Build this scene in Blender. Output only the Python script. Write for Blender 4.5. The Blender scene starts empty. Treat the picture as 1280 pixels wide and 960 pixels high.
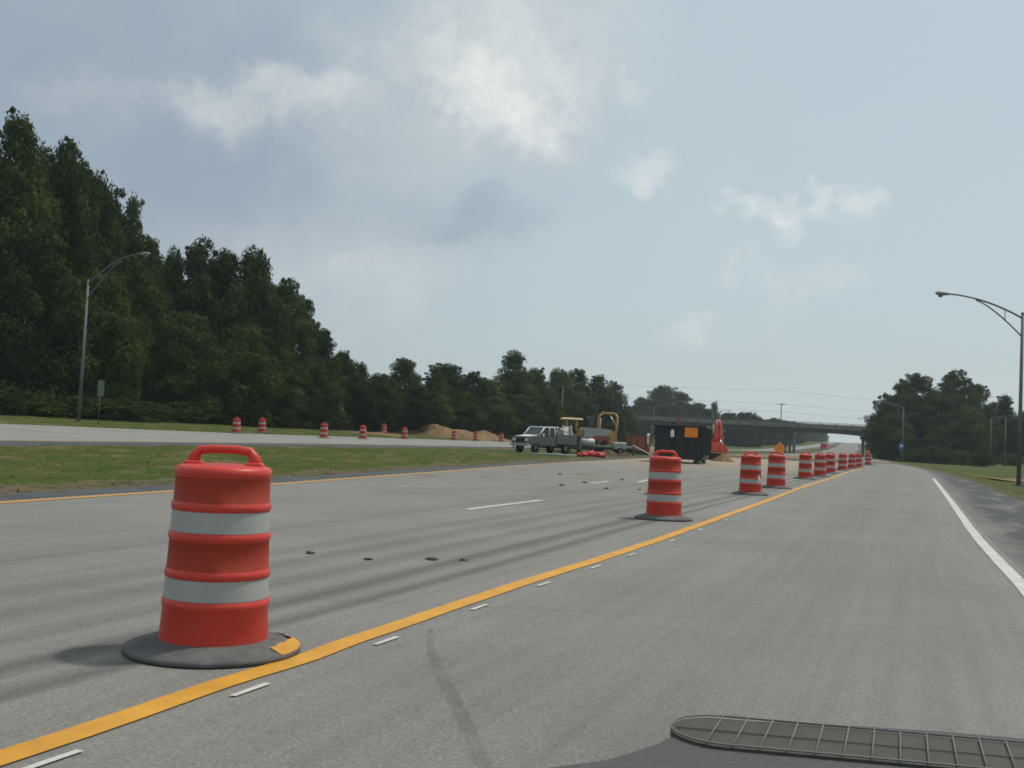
import bpy, bmesh, math, random
import numpy as np
from mathutils import Vector, Matrix, Euler
R = math.radians
S = bpy.context.scene
C = S.collection

# ------------------------------------------------------------------ camera
FPX = 1300.0; HC = 1.155; ROLL = R(2.75); PITCH = math.atan((543 - 480) / FPX)
cd = bpy.data.cameras.new('camera'); cam = bpy.data.objects.new('camera', cd); C.objects.link(cam)
cd.sensor_width = 36; cd.lens = FPX / 1280 * 36; cd.clip_start = 0.05; cd.clip_end = 6000
F_ = Vector((0, math.cos(PITCH), math.sin(PITCH))); R0 = Vector((1, 0, 0)); U0 = R0.cross(F_)
RX = math.cos(ROLL) * R0 + math.sin(ROLL) * U0
UX = math.cos(ROLL) * U0 - math.sin(ROLL) * R0
cam.matrix_world = Matrix(((RX.x, UX.x, -F_.x, 0), (RX.y, UX.y, -F_.y, 0), (RX.z, UX.z, -F_.z, HC), (0, 0, 0, 1)))
S.camera = cam
def direction(px, py):
    return (F_ + RX * ((px - 640) / FPX) - UX * ((py - 480) / FPX)).normalized()
def hor(px): return 543 + (px - 640) * math.tan(ROLL)
def X(px, Y): return (px - 640) / FPX * Y                      # sideways metres for a bearing and a distance
def Z(px, py, Y): return HC + (hor(px) - py) * Y / FPX         # height for a bearing, a distance

# ------------------------------------------------------------------ light
SUN_EL, SUN_AZ = R(61), R(64)             # azimuth from +Y towards +X
EXPO = 0.07
S.view_settings.view_transform = 'Standard'; S.view_settings.look = 'None'
S.view_settings.exposure = EXPO; S.view_settings.gamma = 1; S.view_settings.use_curve_mapping = False
sl = bpy.data.lights.new('sun', 'SUN'); sl.energy = 2.4; sl.angle = R(4); sl.color = (1, .94, .85)
so = bpy.data.objects.new('sun', sl); C.objects.link(so)
sd = Vector((math.cos(SUN_EL) * math.sin(SUN_AZ), math.cos(SUN_EL) * math.cos(SUN_AZ), math.sin(SUN_EL)))
so.rotation_euler = sd.to_track_quat('Z', 'Y').to_euler(); so.location = (0, 0, 60)

W = bpy.data.worlds.new('World'); S.world = W; W.use_nodes = True
nt = W.node_tree; nt.nodes.clear()
def N(t, **k):
    n = nt.nodes.new(t)
    for a, v in k.items(): setattr(n, a, v)
    return n
def math_n(op, a, b=None, clamp=False):
    n = N('ShaderNodeMath', operation=op); n.use_clamp = clamp
    for i, v in enumerate((a, b)):
        if v is None: continue
        if isinstance(v, (int, float)): n.inputs[i].default_value = v
        else: nt.links.new(v, n.inputs[i])
    return n.outputs[0]
def vmath(op, a, b=None):
    n = N('ShaderNodeVectorMath', operation=op)
    for i, v in enumerate((a, b)):
        if v is None: continue
        if isinstance(v, (tuple, Vector)): n.inputs[i].default_value = tuple(v)
        else: nt.links.new(v, n.inputs[i])
    return n.outputs[1] if op in ('LENGTH', 'DOT_PRODUCT', 'DISTANCE') else n.outputs[0]
def mixc(f, a, b):
    n = N('ShaderNodeMix', data_type='RGBA')
    for s, v in ((n.inputs[0], f), (n.inputs[6], a), (n.inputs[7], b)):
        if isinstance(v, (int, float)): s.default_value = v
        elif isinstance(v, tuple): s.default_value = (*v, 1)
        else: nt.links.new(v, s)
    return n.outputs[2]
sky = N('ShaderNodeTexSky', sky_type='NISHITA'); sky.sun_disc = False
sky.sun_elevation = SUN_EL; sky.sun_rotation = SUN_AZ; sky.air_density = 1.0; sky.dust_density = 2.5; sky.ozone_density = 1.5
tc = N('ShaderNodeTexCoord'); D = tc.outputs['Generated']
def noise(scale, detail, rough, vec):
    n = N('ShaderNodeTexNoise'); n.inputs['Scale'].default_value = scale
    n.inputs['Detail'].default_value = detail; n.inputs['Roughness'].default_value = rough
    nt.links.new(vec, n.inputs['Vector']); return n
n1 = noise(7, 8, .6, D)
wob = vmath('MULTIPLY', vmath('SUBTRACT', n1.outputs['Color'], (.5, .5, .5)), (.17, .17, .15))
n3 = noise(26, 8, .6, D)
Dw = vmath('ADD', vmath('ADD', D, wob), vmath('MULTIPLY', vmath('SUBTRACT', n3.outputs['Color'], (.5, .5, .5)), (.07, .07, .06)))
n2 = noise(13, 12, .66, D)
SKY_STR = 0.10
k = 1 / SKY_STR
base = mixc(.72, sky.outputs[0], (.535 * k, .635 * k, .662 * k))
# the western half of the sky lies under a thicker, greyer sheet
def blob(px, py, rx, ry, lo=1.25, hi=.35, src=None):
    d0 = direction(px, py)
    v = vmath('SUBTRACT', src or Dw, d0)
    a = vmath('DOT_PRODUCT', v, RX); b = vmath('DOT_PRODUCT', v, UX)
    a = math_n('DIVIDE', a, rx / FPX); b = math_n('DIVIDE', b, ry / FPX)
    rr = math_n('SQRT', math_n('ADD', math_n('MULTIPLY', a, a), math_n('MULTIPLY', b, b)))
    m = N('ShaderNodeMapRange'); m.interpolation_type = 'SMOOTHSTEP'
    m.inputs[1].default_value = lo; m.inputs[2].default_value = hi
    nt.links.new(rr, m.inputs[0])
    front = math_n('GREATER_THAN', vmath('DOT_PRODUCT', D, d0), 0)
    return math_n('MULTIPLY', m.outputs[0], front)
col = base
GREY = (.275 * k, .34 * k, .425 * k)
MID = (.52 * k, .565 * k, .59 * k)
BRI = (.80 * k, .82 * k, .80 * k)
for px, py, rx, ry, amt, cc in (
    (60, 120, 620, 420, .75, GREY), (180, 240, 330, 120, .5, GREY), (40, 40, 260, 90, .45, GREY),
    (420, 330, 300, 90, .45, MID), (600, 70, 230, 130, .7, MID), (580, 190, 210, 70, .45, MID), (590, 290, 110, 40, .55, GREY),
    (330, 145, 175, 48, .55, MID), (100, 100, 80, 30, .3, MID)):
    f = math_n('MULTIPLY', blob(px, py, rx, ry, 1.2, .1), amt)
    col = mixc(f, col, cc)
for px, py, rx, ry, amt in ((650, 130, 95, 66, .95), (575, 110, 80, 40, .5), (620, 40, 190, 70, .45), (425, 128, 50, 34, .6), (300, 140, 110, 30, .4),
    (800, 217, 58, 34, .62), (1066, 241, 42, 26, 1.0), (1005, 277, 80, 25, .75), (785, 103, 34, 26, .4),
    (860, 402, 50, 26, .3), (1040, 355, 66, 32, .32), (940, 345, 45, 20, .2), (450, 360, 120, 40, .2)):
    b = blob(px, py, rx, ry, 1.3, .25)
    e = math_n('MULTIPLY_ADD', n2.outputs['Fac'], 3.6); nt.nodes[-1].inputs[2].default_value = -1.25
    f = math_n('MULTIPLY', math_n('MULTIPLY', b, e, True), amt, True)
    col = mixc(f, col, BRI)
col = mixc(math_n('MULTIPLY', blob(1040, 556, 1500, 95, 1.2, .0, D), .6), col, (.66 * k, .72 * k, .72 * k))
# faint streaky haze over everything
f = math_n('MULTIPLY', math_n('SUBTRACT', n1.outputs['Fac'], .45, True), .7, True)
col = mixc(f, col, (.53 * k, .60 * k, .61 * k))
bg = N('ShaderNodeBackground'); bg.inputs[1].default_value = SKY_STR
nt.links.new(col, bg.inputs[0])
out = N('ShaderNodeOutputWorld'); nt.links.new(bg.outputs[0], out.inputs[0])
S.cycles.filter_width = 1.7
S.cycles.use_denoising = True
S.cycles.max_bounces = 6; S.cycles.transparent_max_bounces = 8; S.cycles.volume_bounces = 0

# ------------------------------------------------------------------ materials
def mat(name, col, rough=.7, metal=0, var=.0, scale=8, col2=None, spec=.4, bump=0, coat=0):
    m = bpy.data.materials.new(name); m.use_nodes = True
    t = m.node_tree; p = t.nodes['Principled BSDF']
    p.inputs['Base Color'].default_value = (*col, 1); p.inputs['Roughness'].default_value = rough
    p.inputs['Metallic'].default_value = metal; p.inputs['Specular IOR Level'].default_value = spec
    if coat: p.inputs['Coat Weight'].default_value = coat
    if var or col2:
        c = t.nodes.new('ShaderNodeTexCoord'); nz = t.nodes.new('ShaderNodeTexNoise')
        nz.inputs['Scale'].default_value = scale; nz.inputs['Detail'].default_value = 6; nz.inputs['Roughness'].default_value = .65
        t.links.new(c.outputs['Object'], nz.inputs['Vector'])
        r = t.nodes.new('ShaderNodeValToRGB'); t.links.new(nz.outputs['Fac'], r.inputs[0])
        c2 = col2 or tuple(v * (1 - var) for v in col); c1 = col if col2 else tuple(min(1, v * (1 + var)) for v in col)
        r.color_ramp.elements[0].position = .35; r.color_ramp.elements[1].position = .65
        r.color_ramp.elements[0].color = (*c2, 1); r.color_ramp.elements[1].color = (*c1, 1)
        t.links.new(r.outputs[0], p.inputs['Base Color'])
        if bump:
            b = t.nodes.new('ShaderNodeBump'); b.inputs['Strength'].default_value = bump; b.inputs['Distance'].default_value = .03
            t.links.new(nz.outputs['Fac'], b.inputs['Height']); t.links.new(b.outputs[0], p.inputs['Normal'])
    return m

class NT:
    """tiny node helper for a material"""
    def __init__(s, m): s.t = m.node_tree; s.p = s.t.nodes['Principled BSDF']; s.c = s.t.nodes.new('ShaderNodeTexCoord')
    def link(s, a, b): s.t.links.new(a, b)
    def noise(s, scale, detail=5, rough=.6, vec=None, stretch=None):
        n = s.t.nodes.new('ShaderNodeTexNoise'); n.inputs['Scale'].default_value = scale
        n.inputs['Detail'].default_value = detail; n.inputs['Roughness'].default_value = rough
        v = vec or s.c.outputs['Object']
        if stretch:
            mp = s.t.nodes.new('ShaderNodeMapping'); mp.inputs['Scale'].default_value = stretch; s.link(v, mp.inputs[0]); v = mp.outputs[0]
        s.link(v, n.inputs['Vector']); return n.outputs['Fac']
    def ramp(s, f, a, b, ca=(0, 0, 0), cb=(1, 1, 1)):
        r = s.t.nodes.new('ShaderNodeValToRGB'); e = r.color_ramp.elements
        e[0].position = a; e[1].position = b; e[0].color = (*ca, 1); e[1].color = (*cb, 1); s.link(f, r.inputs[0]); return r.outputs[0]
    def mix(s, f, a, b, mode='MIX'):
        n = s.t.nodes.new('ShaderNodeMix'); n.data_type = 'RGBA'; n.blend_type = mode
        for q, v in ((n.inputs[0], f), (n.inputs[6], a), (n.inputs[7], b)):
            if isinstance(v, (int, float)): q.default_value = v
            elif isinstance(v, tuple): q.default_value = (*v, 1)
            else: s.link(v, q)
        return n.outputs[2]
    def math(s, op, a, b=None, c=None, clamp=False):
        n = s.t.nodes.new('ShaderNodeMath'); n.operation = op; n.use_clamp = clamp
        for i, v in enumerate((a, b, c)):
            if v is None: continue
            if isinstance(v, (int, float)): n.inputs[i].default_value = v
            else: s.link(v, n.inputs[i])
        return n.outputs[0]
    def band(s, x, c, w, soft):
        d = s.math('ABSOLUTE', s.math('SUBTRACT', x, c))
        m = s.t.nodes.new('ShaderNodeMapRange'); m.interpolation_type = 'SMOOTHSTEP'
        m.inputs[1].default_value = w + soft; m.inputs[2].default_value = max(0, w - soft); s.link(d, m.inputs[0]); return m.outputs[0]
    def bump(s, h, st=.3, dist=.01):
        b = s.t.nodes.new('ShaderNodeBump'); b.inputs['Strength'].default_value = st; b.inputs['Distance'].default_value = dist
        s.link(h, b.inputs['Height']); s.link(b.outputs[0], s.p.inputs['Normal'])

def pavement(name, base, wear=True):
    m = bpy.data.materials.new(name); m.use_nodes = True; n = NT(m)
    n.p.inputs['Roughness'].default_value = .8; n.p.inputs['Specular IOR Level'].default_value = .3
    g = n.noise(55, 4, .75); c = n.ramp(g, .3, .7, tuple(v * .58 for v in base), tuple(v * 1.42 for v in base))
    mot = n.noise(16, 5, .7); c = n.mix(n.math('MULTIPLY', n.ramp(mot, .42, .68), .38), c, tuple(v * .62 for v in base))
    fine = n.noise(190, 3, .7); c = n.mix(n.math('MULTIPLY', n.ramp(fine, .55, .75), .35), c, tuple(v * .45 for v in base))
    big = n.noise(.35, 5, .6); c = n.mix(n.ramp(big, .35, .7), c, n.mix(1.0, c, (.82, .81, .78), 'MULTIPLY'))
    uv = n.t.nodes.new('ShaderNodeUVMap'); sx = n.t.nodes.new('ShaderNodeSeparateXYZ'); n.link(uv.outputs[0], sx.inputs[0])
    u, v = sx.outputs[0], sx.outputs[1]
    if wear:
        wv = n.noise(1.2, 4, .6, uv.outputs[0], (1.0, .03, 1))
        uw = n.math('ADD', u, n.math('MULTIPLY_ADD', wv, .5, -.25))
        streak = n.noise(9, 4, .6, uv.outputs[0], (1.0, .02, 1))
        c = n.mix(n.math('MULTIPLY', n.ramp(streak, .4, .75), .40), c, n.mix(1.0, c, (.62, .62, .62), 'MULTIPLY'))
        for cc, w, s_, amt in ((1.85, .25, .7, .22), (.85, .25, .45, .12), (2.9, .25, .45, .12),      # oil and wheel tracks of the open lane
                               (4.42, .05, .10, .70), (4.75, .06, .12, .75), (5.25, .04, .16, .35), (5.75, .06, .2, .38), (6.25, .06, .2, .30), (7.6, .1, .4, .2)):
            c = n.mix(n.math('MULTIPLY', n.band(uw, cc, w, s_), amt), c, n.mix(1.0, c, (.42, .42, .43), 'MULTIPLY'))
        st = n.noise(2.2, 6, .7); c = n.mix(n.math('MULTIPLY', n.ramp(st, .58, .72), .35), c, tuple(q * .55 for q in base))
        spk = n.noise(7, 3, .5); c = n.mix(n.math('MULTIPLY', n.ramp(spk, .70, .76), .5), c, tuple(q * .4 for q in base))
        # slab joints across and along
        fr = n.math('FRACT', n.math('DIVIDE', v, 6.1))
        c = n.mix(n.math('MULTIPLY', n.band(fr, .5, .0025, .002), .35), c, tuple(q * .35 for q in base))
        c = n.mix(n.math('MULTIPLY', n.band(uw, 7.5, .01, .02), .3), c, tuple(q * .3 for q in base))
        # tan dirt tracked over the closed lanes where the machines work
        sp = n.t.nodes.new('ShaderNodeSeparateXYZ'); n.link(n.c.outputs['Object'], sp.inputs[0])
        y = sp.outputs[1]
        dm = n.noise(.55, 6, .7); zone = n.math('MULTIPLY', n.band(y, 75, 22, 14), n.ramp(n.math('DIVIDE', u, 12), .42, .6))
        c = n.mix(n.math('MULTIPLY', zone, n.ramp(dm, .34, .58)), c, (.34, .255, .155))
        dm2 = n.noise(1.3, 6, .72, None, (.5, 1.5, 1)); zone2 = n.math('MULTIPLY', n.band(y, 30, 10, 8), n.ramp(n.math('DIVIDE', u, 12), .40, .56))
        c = n.mix(n.math('MULTIPLY', zone2, n.ramp(dm2, .53, .61)), c, (.15, .105, .06))
    n.link(c, n.p.inputs['Base Color']); n.bump(g, .25, .006)
    return m
M = {}
M['road'] = pavement('concrete_road', (.228, .222, .202))
M['opp'] = pavement('far_road_concrete', (.265, .262, .24), False)
M['asph'] = mat('shoulder_asphalt', (.075, .078, .08), .85, scale=1.1, col2=(.045, .048, .05), bump=.3)
def patchy_shoulder():
    m = bpy.data.materials.new('patched_shoulder'); m.use_nodes = True; n = NT(m); n.p.inputs['Roughness'].default_value = .85
    g = n.noise(60, 4, .7); c = n.ramp(g, .3, .7, (.022, .025, .027), (.060, .062, .062))
    uv = n.t.nodes.new('ShaderNodeUVMap'); big = n.noise(.9, 5, .65, uv.outputs[0], (1.2, .35, 1))
    c = n.mix(n.math('MULTIPLY', n.ramp(big, .50, .62), .8), c, (.14, .135, .118))
    sx = n.t.nodes.new('ShaderNodeSeparateXYZ'); n.link(uv.outputs[0], sx.inputs[0]); ed = n.noise(1.4, 6, .7, uv.outputs[0], (1, .5, 1))
    c = n.mix(n.math('MULTIPLY', n.ramp(n.math('ADD', n.math('ABSOLUTE', n.math('ADD', sx.outputs[0], .15)), n.math('MULTIPLY_ADD', ed, 1.6, -.8)), .15, .5, (1, 1, 1), (0, 0, 0)), .7), c, (.17, .165, .145))
    b2 = n.noise(.5, 5, .6); c = n.mix(n.math('MULTIPLY', n.ramp(b2, .45, .7), .4), c, (.045, .05, .055))
    n.link(c, n.p.inputs['Base Color']); n.bump(g, .4, .01); return m
M['shoulder'] = patchy_shoulder()
def grassy(name):
    m = bpy.data.materials.new(name); m.use_nodes = True; n = NT(m); n.p.inputs['Roughness'].default_value = .9; n.p.inputs['Specular IOR Level'].default_value = .1
    a = n.noise(.45, 6, .65); b = n.noise(9, 6, .75); d = n.noise(.9, 5, .65, None, (1, .6, 1))
    c = n.mix(n.ramp(a, .35, .66), (.046, .080, .012), (.078, .092, .020))
    c = n.mix(n.math('MULTIPLY', n.ramp(b, .4, .7), .5), c, (.035, .05, .012))
    c = n.mix(n.math('MULTIPLY', n.ramp(d, .52, .66), .85), c, (.16, .115, .062))
    n.link(c, n.p.inputs['Base Color']); n.bump(b, .6, .06); return m
M['grass'] = grassy('grass_ground')
M['dirt'] = mat('dirt', (.26, .165, .09), .95, scale=2.2, col2=(.16, .11, .06), bump=1.0, spec=.1)
def paint(name, c1, c2, under, chip):
    m = bpy.data.materials.new(name); m.use_nodes = True; n = NT(m); n.p.inputs['Roughness'].default_value = .7
    a = n.noise(3.5, 5, .6); c = n.mix(n.ramp(a, .35, .65), c1, c2)
    b = n.noise(45, 5, .75); c = n.mix(n.math('MULTIPLY', n.ramp(b, .5, .75), .35), c, tuple(v * .5 for v in c1))
    w = n.noise(14, 6, .75); c = n.mix(n.math('MULTIPLY', n.ramp(w, chip, chip + .06), .8), c, under)
    n.link(c, n.p.inputs['Base Color']); return m
M['yellow_line'] = paint('worn_yellow_paint', (.64, .31, .025), (.52, .24, .02), (.24, .20, .13), .60)
M['white_line'] = paint('worn_white_paint', (.56, .55, .50), (.42, .415, .38), (.20, .195, .17), .62)
def grimy(name, col, rough):
    m = bpy.data.materials.new(name); m.use_nodes = True; n = NT(m); n.p.inputs['Roughness'].default_value = rough; n.p.inputs['Specular IOR Level'].default_value = .3
    oi = n.t.nodes.new('ShaderNodeObjectInfo'); va = n.t.nodes.new('ShaderNodeVectorMath'); va.operation = 'MULTIPLY_ADD'
    n.link(n.c.outputs['Object'], va.inputs[0]); va.inputs[1].default_value = (1, 1, 1)
    cb = n.t.nodes.new('ShaderNodeCombineXYZ'); k9 = n.math('MULTIPLY', oi.outputs['Random'], 40.0)
    for q in range(3): n.link(k9, cb.inputs[q])
    n.link(cb.outputs[0], va.inputs[2]); v = va.outputs[0]
    a = n.noise(4, 6, .65, v); c = n.mix(n.math('MULTIPLY', n.ramp(a, .35, .75), .35), col, tuple(q * .62 + .02 for q in col))
    b = n.noise(9, 6, .7, v, (1, 1, .18)); c = n.mix(n.math('MULTIPLY', n.ramp(b, .60, .74), .32), c, tuple(q * .3 + .01 for q in col))
    d = n.noise(28, 4, .7, v, (.25, .25, 2.2)); c = n.mix(n.math('MULTIPLY', n.ramp(d, .66, .72), .5), c, (.06, .05, .05))
    n.link(c, n.p.inputs['Base Color']); n.bump(n.noise(6, 3, .5, v), .25, .02); return m
M['orange'] = grimy('orange_plastic', (.58, .052, .036), .42)
M['orange_sheet'] = grimy('orange_sheeting', (.34, .038, .018), .7)
M['white_sheet'] = grimy('white_sheeting', (.36, .37, .35), .5)
M['rubber'] = mat('grey_rubber', (.125, .125, .118), .85, scale=9, col2=(.075, .075, .072), bump=.2)
M['scuff'] = mat('torn_white', (.75, .75, .72), .7)
M['galv'] = mat('galvanised_steel', (.135, .14, .145), .65, .15, var=.15, scale=3)
M['lamp'] = mat('lamp_housing', (.22, .22, .21), .5, .2)
M['lens'] = mat('lamp_lens', (.24, .21, .18), .25)
M['black'] = mat('black_steel', (.012, .013, .014), .5, scale=2, col2=(.02, .019, .018))
M['blk_trim'] = mat('black_rib_steel', (.018, .019, .02), .45)
M['orange_sign'] = mat('orange_sign', (.75, .22, .015), .5, var=.05)
M['white'] = mat('white_paint', (.70, .70, .68), .5, var=.06)
M['grey_paint'] = mat('grey_truck_paint', (.095, .10, .105), .35, var=.12, scale=2, coat=.3)
M['glass'] = mat('dark_glass', (.03, .045, .05), .12, spec=.6)
M['tyre'] = mat('tyre_rubber', (.02, .02, .02), .85, var=.2)
M['rim'] = mat('wheel_rim', (.16, .16, .155), .4, .5)
M['chrome'] = mat('bright_metal', (.55, .56, .56), .3, .7)
M['cat'] = mat('yellow_machine_paint', (.52, .30, .09), .55, scale=2, col2=(.38, .21, .07))
M['cream'] = mat('cream_canopy_paint', (.70, .52, .24), .5, var=.08)
M['rust'] = mat('rusty_orange_steel', (.33, .10, .045), .8, scale=4, col2=(.20, .07, .035))
M['red_orange'] = mat('red_orange_paint', (.62, .09, .05), .5, scale=3, col2=(.50, .07, .04))
M['red'] = mat('red_plastic', (.50, .035, .035), .6, scale=5, col2=(.38, .025, .03))
M['grime'] = mat('dark_machine_steel', (.05, .045, .04), .7, scale=3, col2=(.09, .07, .05))
M['hydro'] = mat('pale_grey_steel', (.34, .34, .33), .5, .2, var=.15)
M['concrete'] = mat('bridge_concrete', (.17, .16, .145), .85, scale=.6, col2=(.11, .105, .095))
M['girder'] = mat('weathered_girder', (.055, .045, .038), .8, scale=.5, col2=(.035, .032, .03))
M['wood'] = mat('weathered_pole_wood', (.12, .10, .08), .9, var=.2)
M['wire'] = mat('power_cable', (.10, .10, .10), .7)
M['bark'] = mat('bark', (.085, .065, .05), .95, scale=6, col2=(.05, .04, .03), bump=.5)
M['blue'] = mat('blue_sign', (.03, .12, .35), .5, var=.05)
M['green_sign'] = mat('sign_back', (.05, .08, .06), .5, var=.1)
M['teal'] = mat('pale_green_deck', (.20, .26, .235), .6, var=.15, scale=2)
M['dash_refl'] = mat('dash_reflection_grey', (.085, .086, .082), .85, scale=160, col2=(.065, .066, .063), bump=.15)  # colours of the windscreen reflection, given to solid dashboard and grille shapes
M['vent_refl'] = mat('vent_reflection_dark', (.050, .052, .040), .8, scale=30, col2=(.066, .066, .050))
M['vent_refl_rib'] = mat('vent_refl_rib', (.16, .16, .145), .8)
M['clod'] = mat('dirt_clod', (.10, .075, .05), .95, scale=20, col2=(.06, .045, .03))

def leaf_mat(name, dark, light):
    m = bpy.data.materials.new(name); m.use_nodes = True; t = m.node_tree
    p = t.nodes['Principled BSDF']; p.inputs['Roughness'].default_value = .7; p.inputs['Specular IOR Level'].default_value = .08
    g = t.nodes.new('ShaderNodeNewGeometry'); oi = t.nodes.new('ShaderNodeObjectInfo')
    c = t.nodes.new('ShaderNodeTexCoord'); nz = t.nodes.new('ShaderNodeTexNoise'); nz.inputs['Scale'].default_value = .55; nz.inputs['Detail'].default_value = 4
    t.links.new(c.outputs['Object'], nz.inputs['Vector'])
    a = t.nodes.new('ShaderNodeMath'); a.operation = 'MULTIPLY_ADD'; a.inputs[1].default_value = .45; t.links.new(g.outputs['Random Per Island'], a.inputs[0])
    b = t.nodes.new('ShaderNodeMath'); b.operation = 'MULTIPLY_ADD'; b.inputs[1].default_value = 2.0; b.inputs[2].default_value = -.92; t.links.new(nz.outputs['Fac'], b.inputs[0])
    t.links.new(b.outputs[0], a.inputs[2])
    d = t.nodes.new('ShaderNodeMath'); d.operation = 'MULTIPLY_ADD'; d.inputs[1].default_value = .5; t.links.new(oi.outputs['Random'], d.inputs[0]); t.links.new(a.outputs[0], d.inputs[2])
    r = t.nodes.new('ShaderNodeValToRGB'); r.color_ramp.elements[0].color = (*dark, 1); r.color_ramp.elements[1].color = (*light, 1)
    r.color_ramp.elements[0].position = .1; r.color_ramp.elements[1].position = 1
    t.links.new(d.outputs[0], r.inputs[0]); t.links.new(r.outputs[0], p.inputs['Base Color'])
    tr = t.nodes.new('ShaderNodeBsdfTranslucent'); t.links.new(r.outputs[0], tr.inputs[0])
    mx = t.nodes.new('ShaderNodeMixShader'); mx.inputs[0].default_value = .30
    t.links.new(p.outputs[0], mx.inputs[1]); t.links.new(tr.outputs[0], mx.inputs[2])
    t.links.new(mx.outputs[0], t.nodes['Material Output'].inputs[0]); return m
M['leaf'] = leaf_mat('leaves', (.014, .029, .006), (.074, .100, .016))
M['leaf_dark'] = leaf_mat('dark_leaves', (.013, .028, .007), (.068, .096, .018))
M['leaf_pale'] = leaf_mat('yellow_green_leaves', (.024, .044, .008), (.090, .118, .022))  # paler yellow-green leaf tone for bushes and lighter trees
M['blade'] = leaf_mat('grass_blades', (.085, .110, .022), (.20, .175, .05))

# ------------------------------------------------------------------ mesh helpers
class MB:
    def __init__(s): s.v = []; s.f = []; s.mi = []; s.sm = []
    def add(s, V, Fs, M4=None, mi=0, smooth=False):
        o = len(s.v)
        for p in V: s.v.append(tuple(M4 @ Vector(p)) if M4 else tuple(p))
        for q in Fs: s.f.append(tuple(i + o for i in q)); s.mi.append(mi); s.sm.append(smooth)
        return s
    def box(s, cx, cy, cz, sx, sy, sz, rot=None, mi=0, bev=.0, top=(1, 1)):
        bm = bmesh.new(); bmesh.ops.create_cube(bm, size=1)
        for v in bm.verts:
            k_ = top if v.co.z > 0 else (1, 1)
            v.co = Vector((v.co.x * sx * k_[0], v.co.y * sy * k_[1], v.co.z * sz))
        if bev: bmesh.ops.bevel(bm, geom=bm.edges[:] + bm.verts[:], offset=bev, segments=2, affect='EDGES', profile=.5)
        T = Matrix.Translation((cx, cy, cz)) @ (Euler(rot).to_matrix().to_4x4() if rot else Matrix())
        bm.verts.index_update(); s.add([v.co.copy() for v in bm.verts], [[v.index for v in f.verts] for f in bm.faces], T, mi, False); bm.free(); return s
    def tube(s, pts, rad, n=8, mi=0, cap=True):
        P = [Vector(p) for p in pts]; rs = rad if isinstance(rad, (list, tuple)) else [rad] * len(P)
        V, Fs = [], []
        up = None
        for i, p in enumerate(P):
            t = (P[min(i + 1, len(P) - 1)] - P[max(i - 1, 0)]).normalized()
            if up is None: up = t.orthogonal().normalized()
            up = (up - t * up.dot(t)).normalized(); b = t.cross(up)
            for j in range(n):
                a = 2 * math.pi * j / n; V.append(p + (up * math.cos(a) + b * math.sin(a)) * rs[i])
        for i in range(len(P) - 1):
            for j in range(n): Fs.append((i * n + j, i * n + (j + 1) % n, (i + 1) * n + (j + 1) % n, (i + 1) * n + j))
        s.add(V, Fs, None, mi, True)
        if cap: s.add(V[:n], [tuple(range(n))[::-1]], None, mi); s.add(V[-n:], [tuple(range(n))], None, mi)
        return s
    def lathe(s, prof, n=32, M4=None, mis=None, smooth=True):
        V, Fs = [], []
        for r, z in prof:
            for j in range(n): a = 2 * math.pi * j / n; V.append((r * math.cos(a), r * math.sin(a), z))
        o = len(s.v); s.add(V, [], M4)
        for i in range(len(prof) - 1):
            for j in range(n):
                s.f.append(tuple(o + q for q in (i * n + j, i * n + (j + 1) % n, (i + 1) * n + (j + 1) % n, (i + 1) * n + j)))
                s.mi.append(mis[i] if mis else 0); s.sm.append(smooth)
        return s
    def prism(s, outline, depth, M4=None, mi=0):
        n = len(outline); V = [(x, -depth / 2, z) for x, z in outline] + [(x, depth / 2, z) for x, z in outline]
        return s.add(V, [tuple(range(n)), tuple(range(2 * n - 1, n - 1, -1))] + [(i, i + n, (i + 1) % n + n, (i + 1) % n) for i in range(n)], M4, mi)
    def build(s, name, m, parent=None, weld=True):
        me = bpy.data.meshes.new(name); me.from_pydata([tuple(v) for v in s.v], [], s.f)
        for q in (m if isinstance(m, (list, tuple)) else [m]): me.materials.append(q)
        me.polygons.foreach_set('material_index', s.mi); me.polygons.foreach_set('use_smooth', s.sm)
        if weld:
            bm = bmesh.new(); bm.from_mesh(me); bmesh.ops.remove_doubles(bm, verts=bm.verts, dist=1e-5)
            bmesh.ops.recalc_face_normals(bm, faces=bm.faces); bm.to_mesh(me); bm.free()
        me.update()
        o = bpy.data.objects.new(name, me); C.objects.link(o)
        if parent: o.parent = parent
        return o
def tag(o, label=None, cat=None, group=None, kind=None):
    if label: o['label'] = label
    if cat: o['category'] = cat
    if group: o['group'] = group
    if kind: o['kind'] = kind
    return o
def empty(name, loc, rz=0, label=None, cat=None, group=None):
    o = bpy.data.objects.new(name, None); C.objects.link(o); o.empty_display_size = .2
    o.location = loc; o.rotation_euler = (0, 0, rz); return tag(o, label, cat, group)
def copy_tree(o, parent=None):
    c = o.copy(); C.objects.link(c)
    if parent: c.parent = parent
    for ch in list(o.children): copy_tree(ch, c)
    return c

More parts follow.
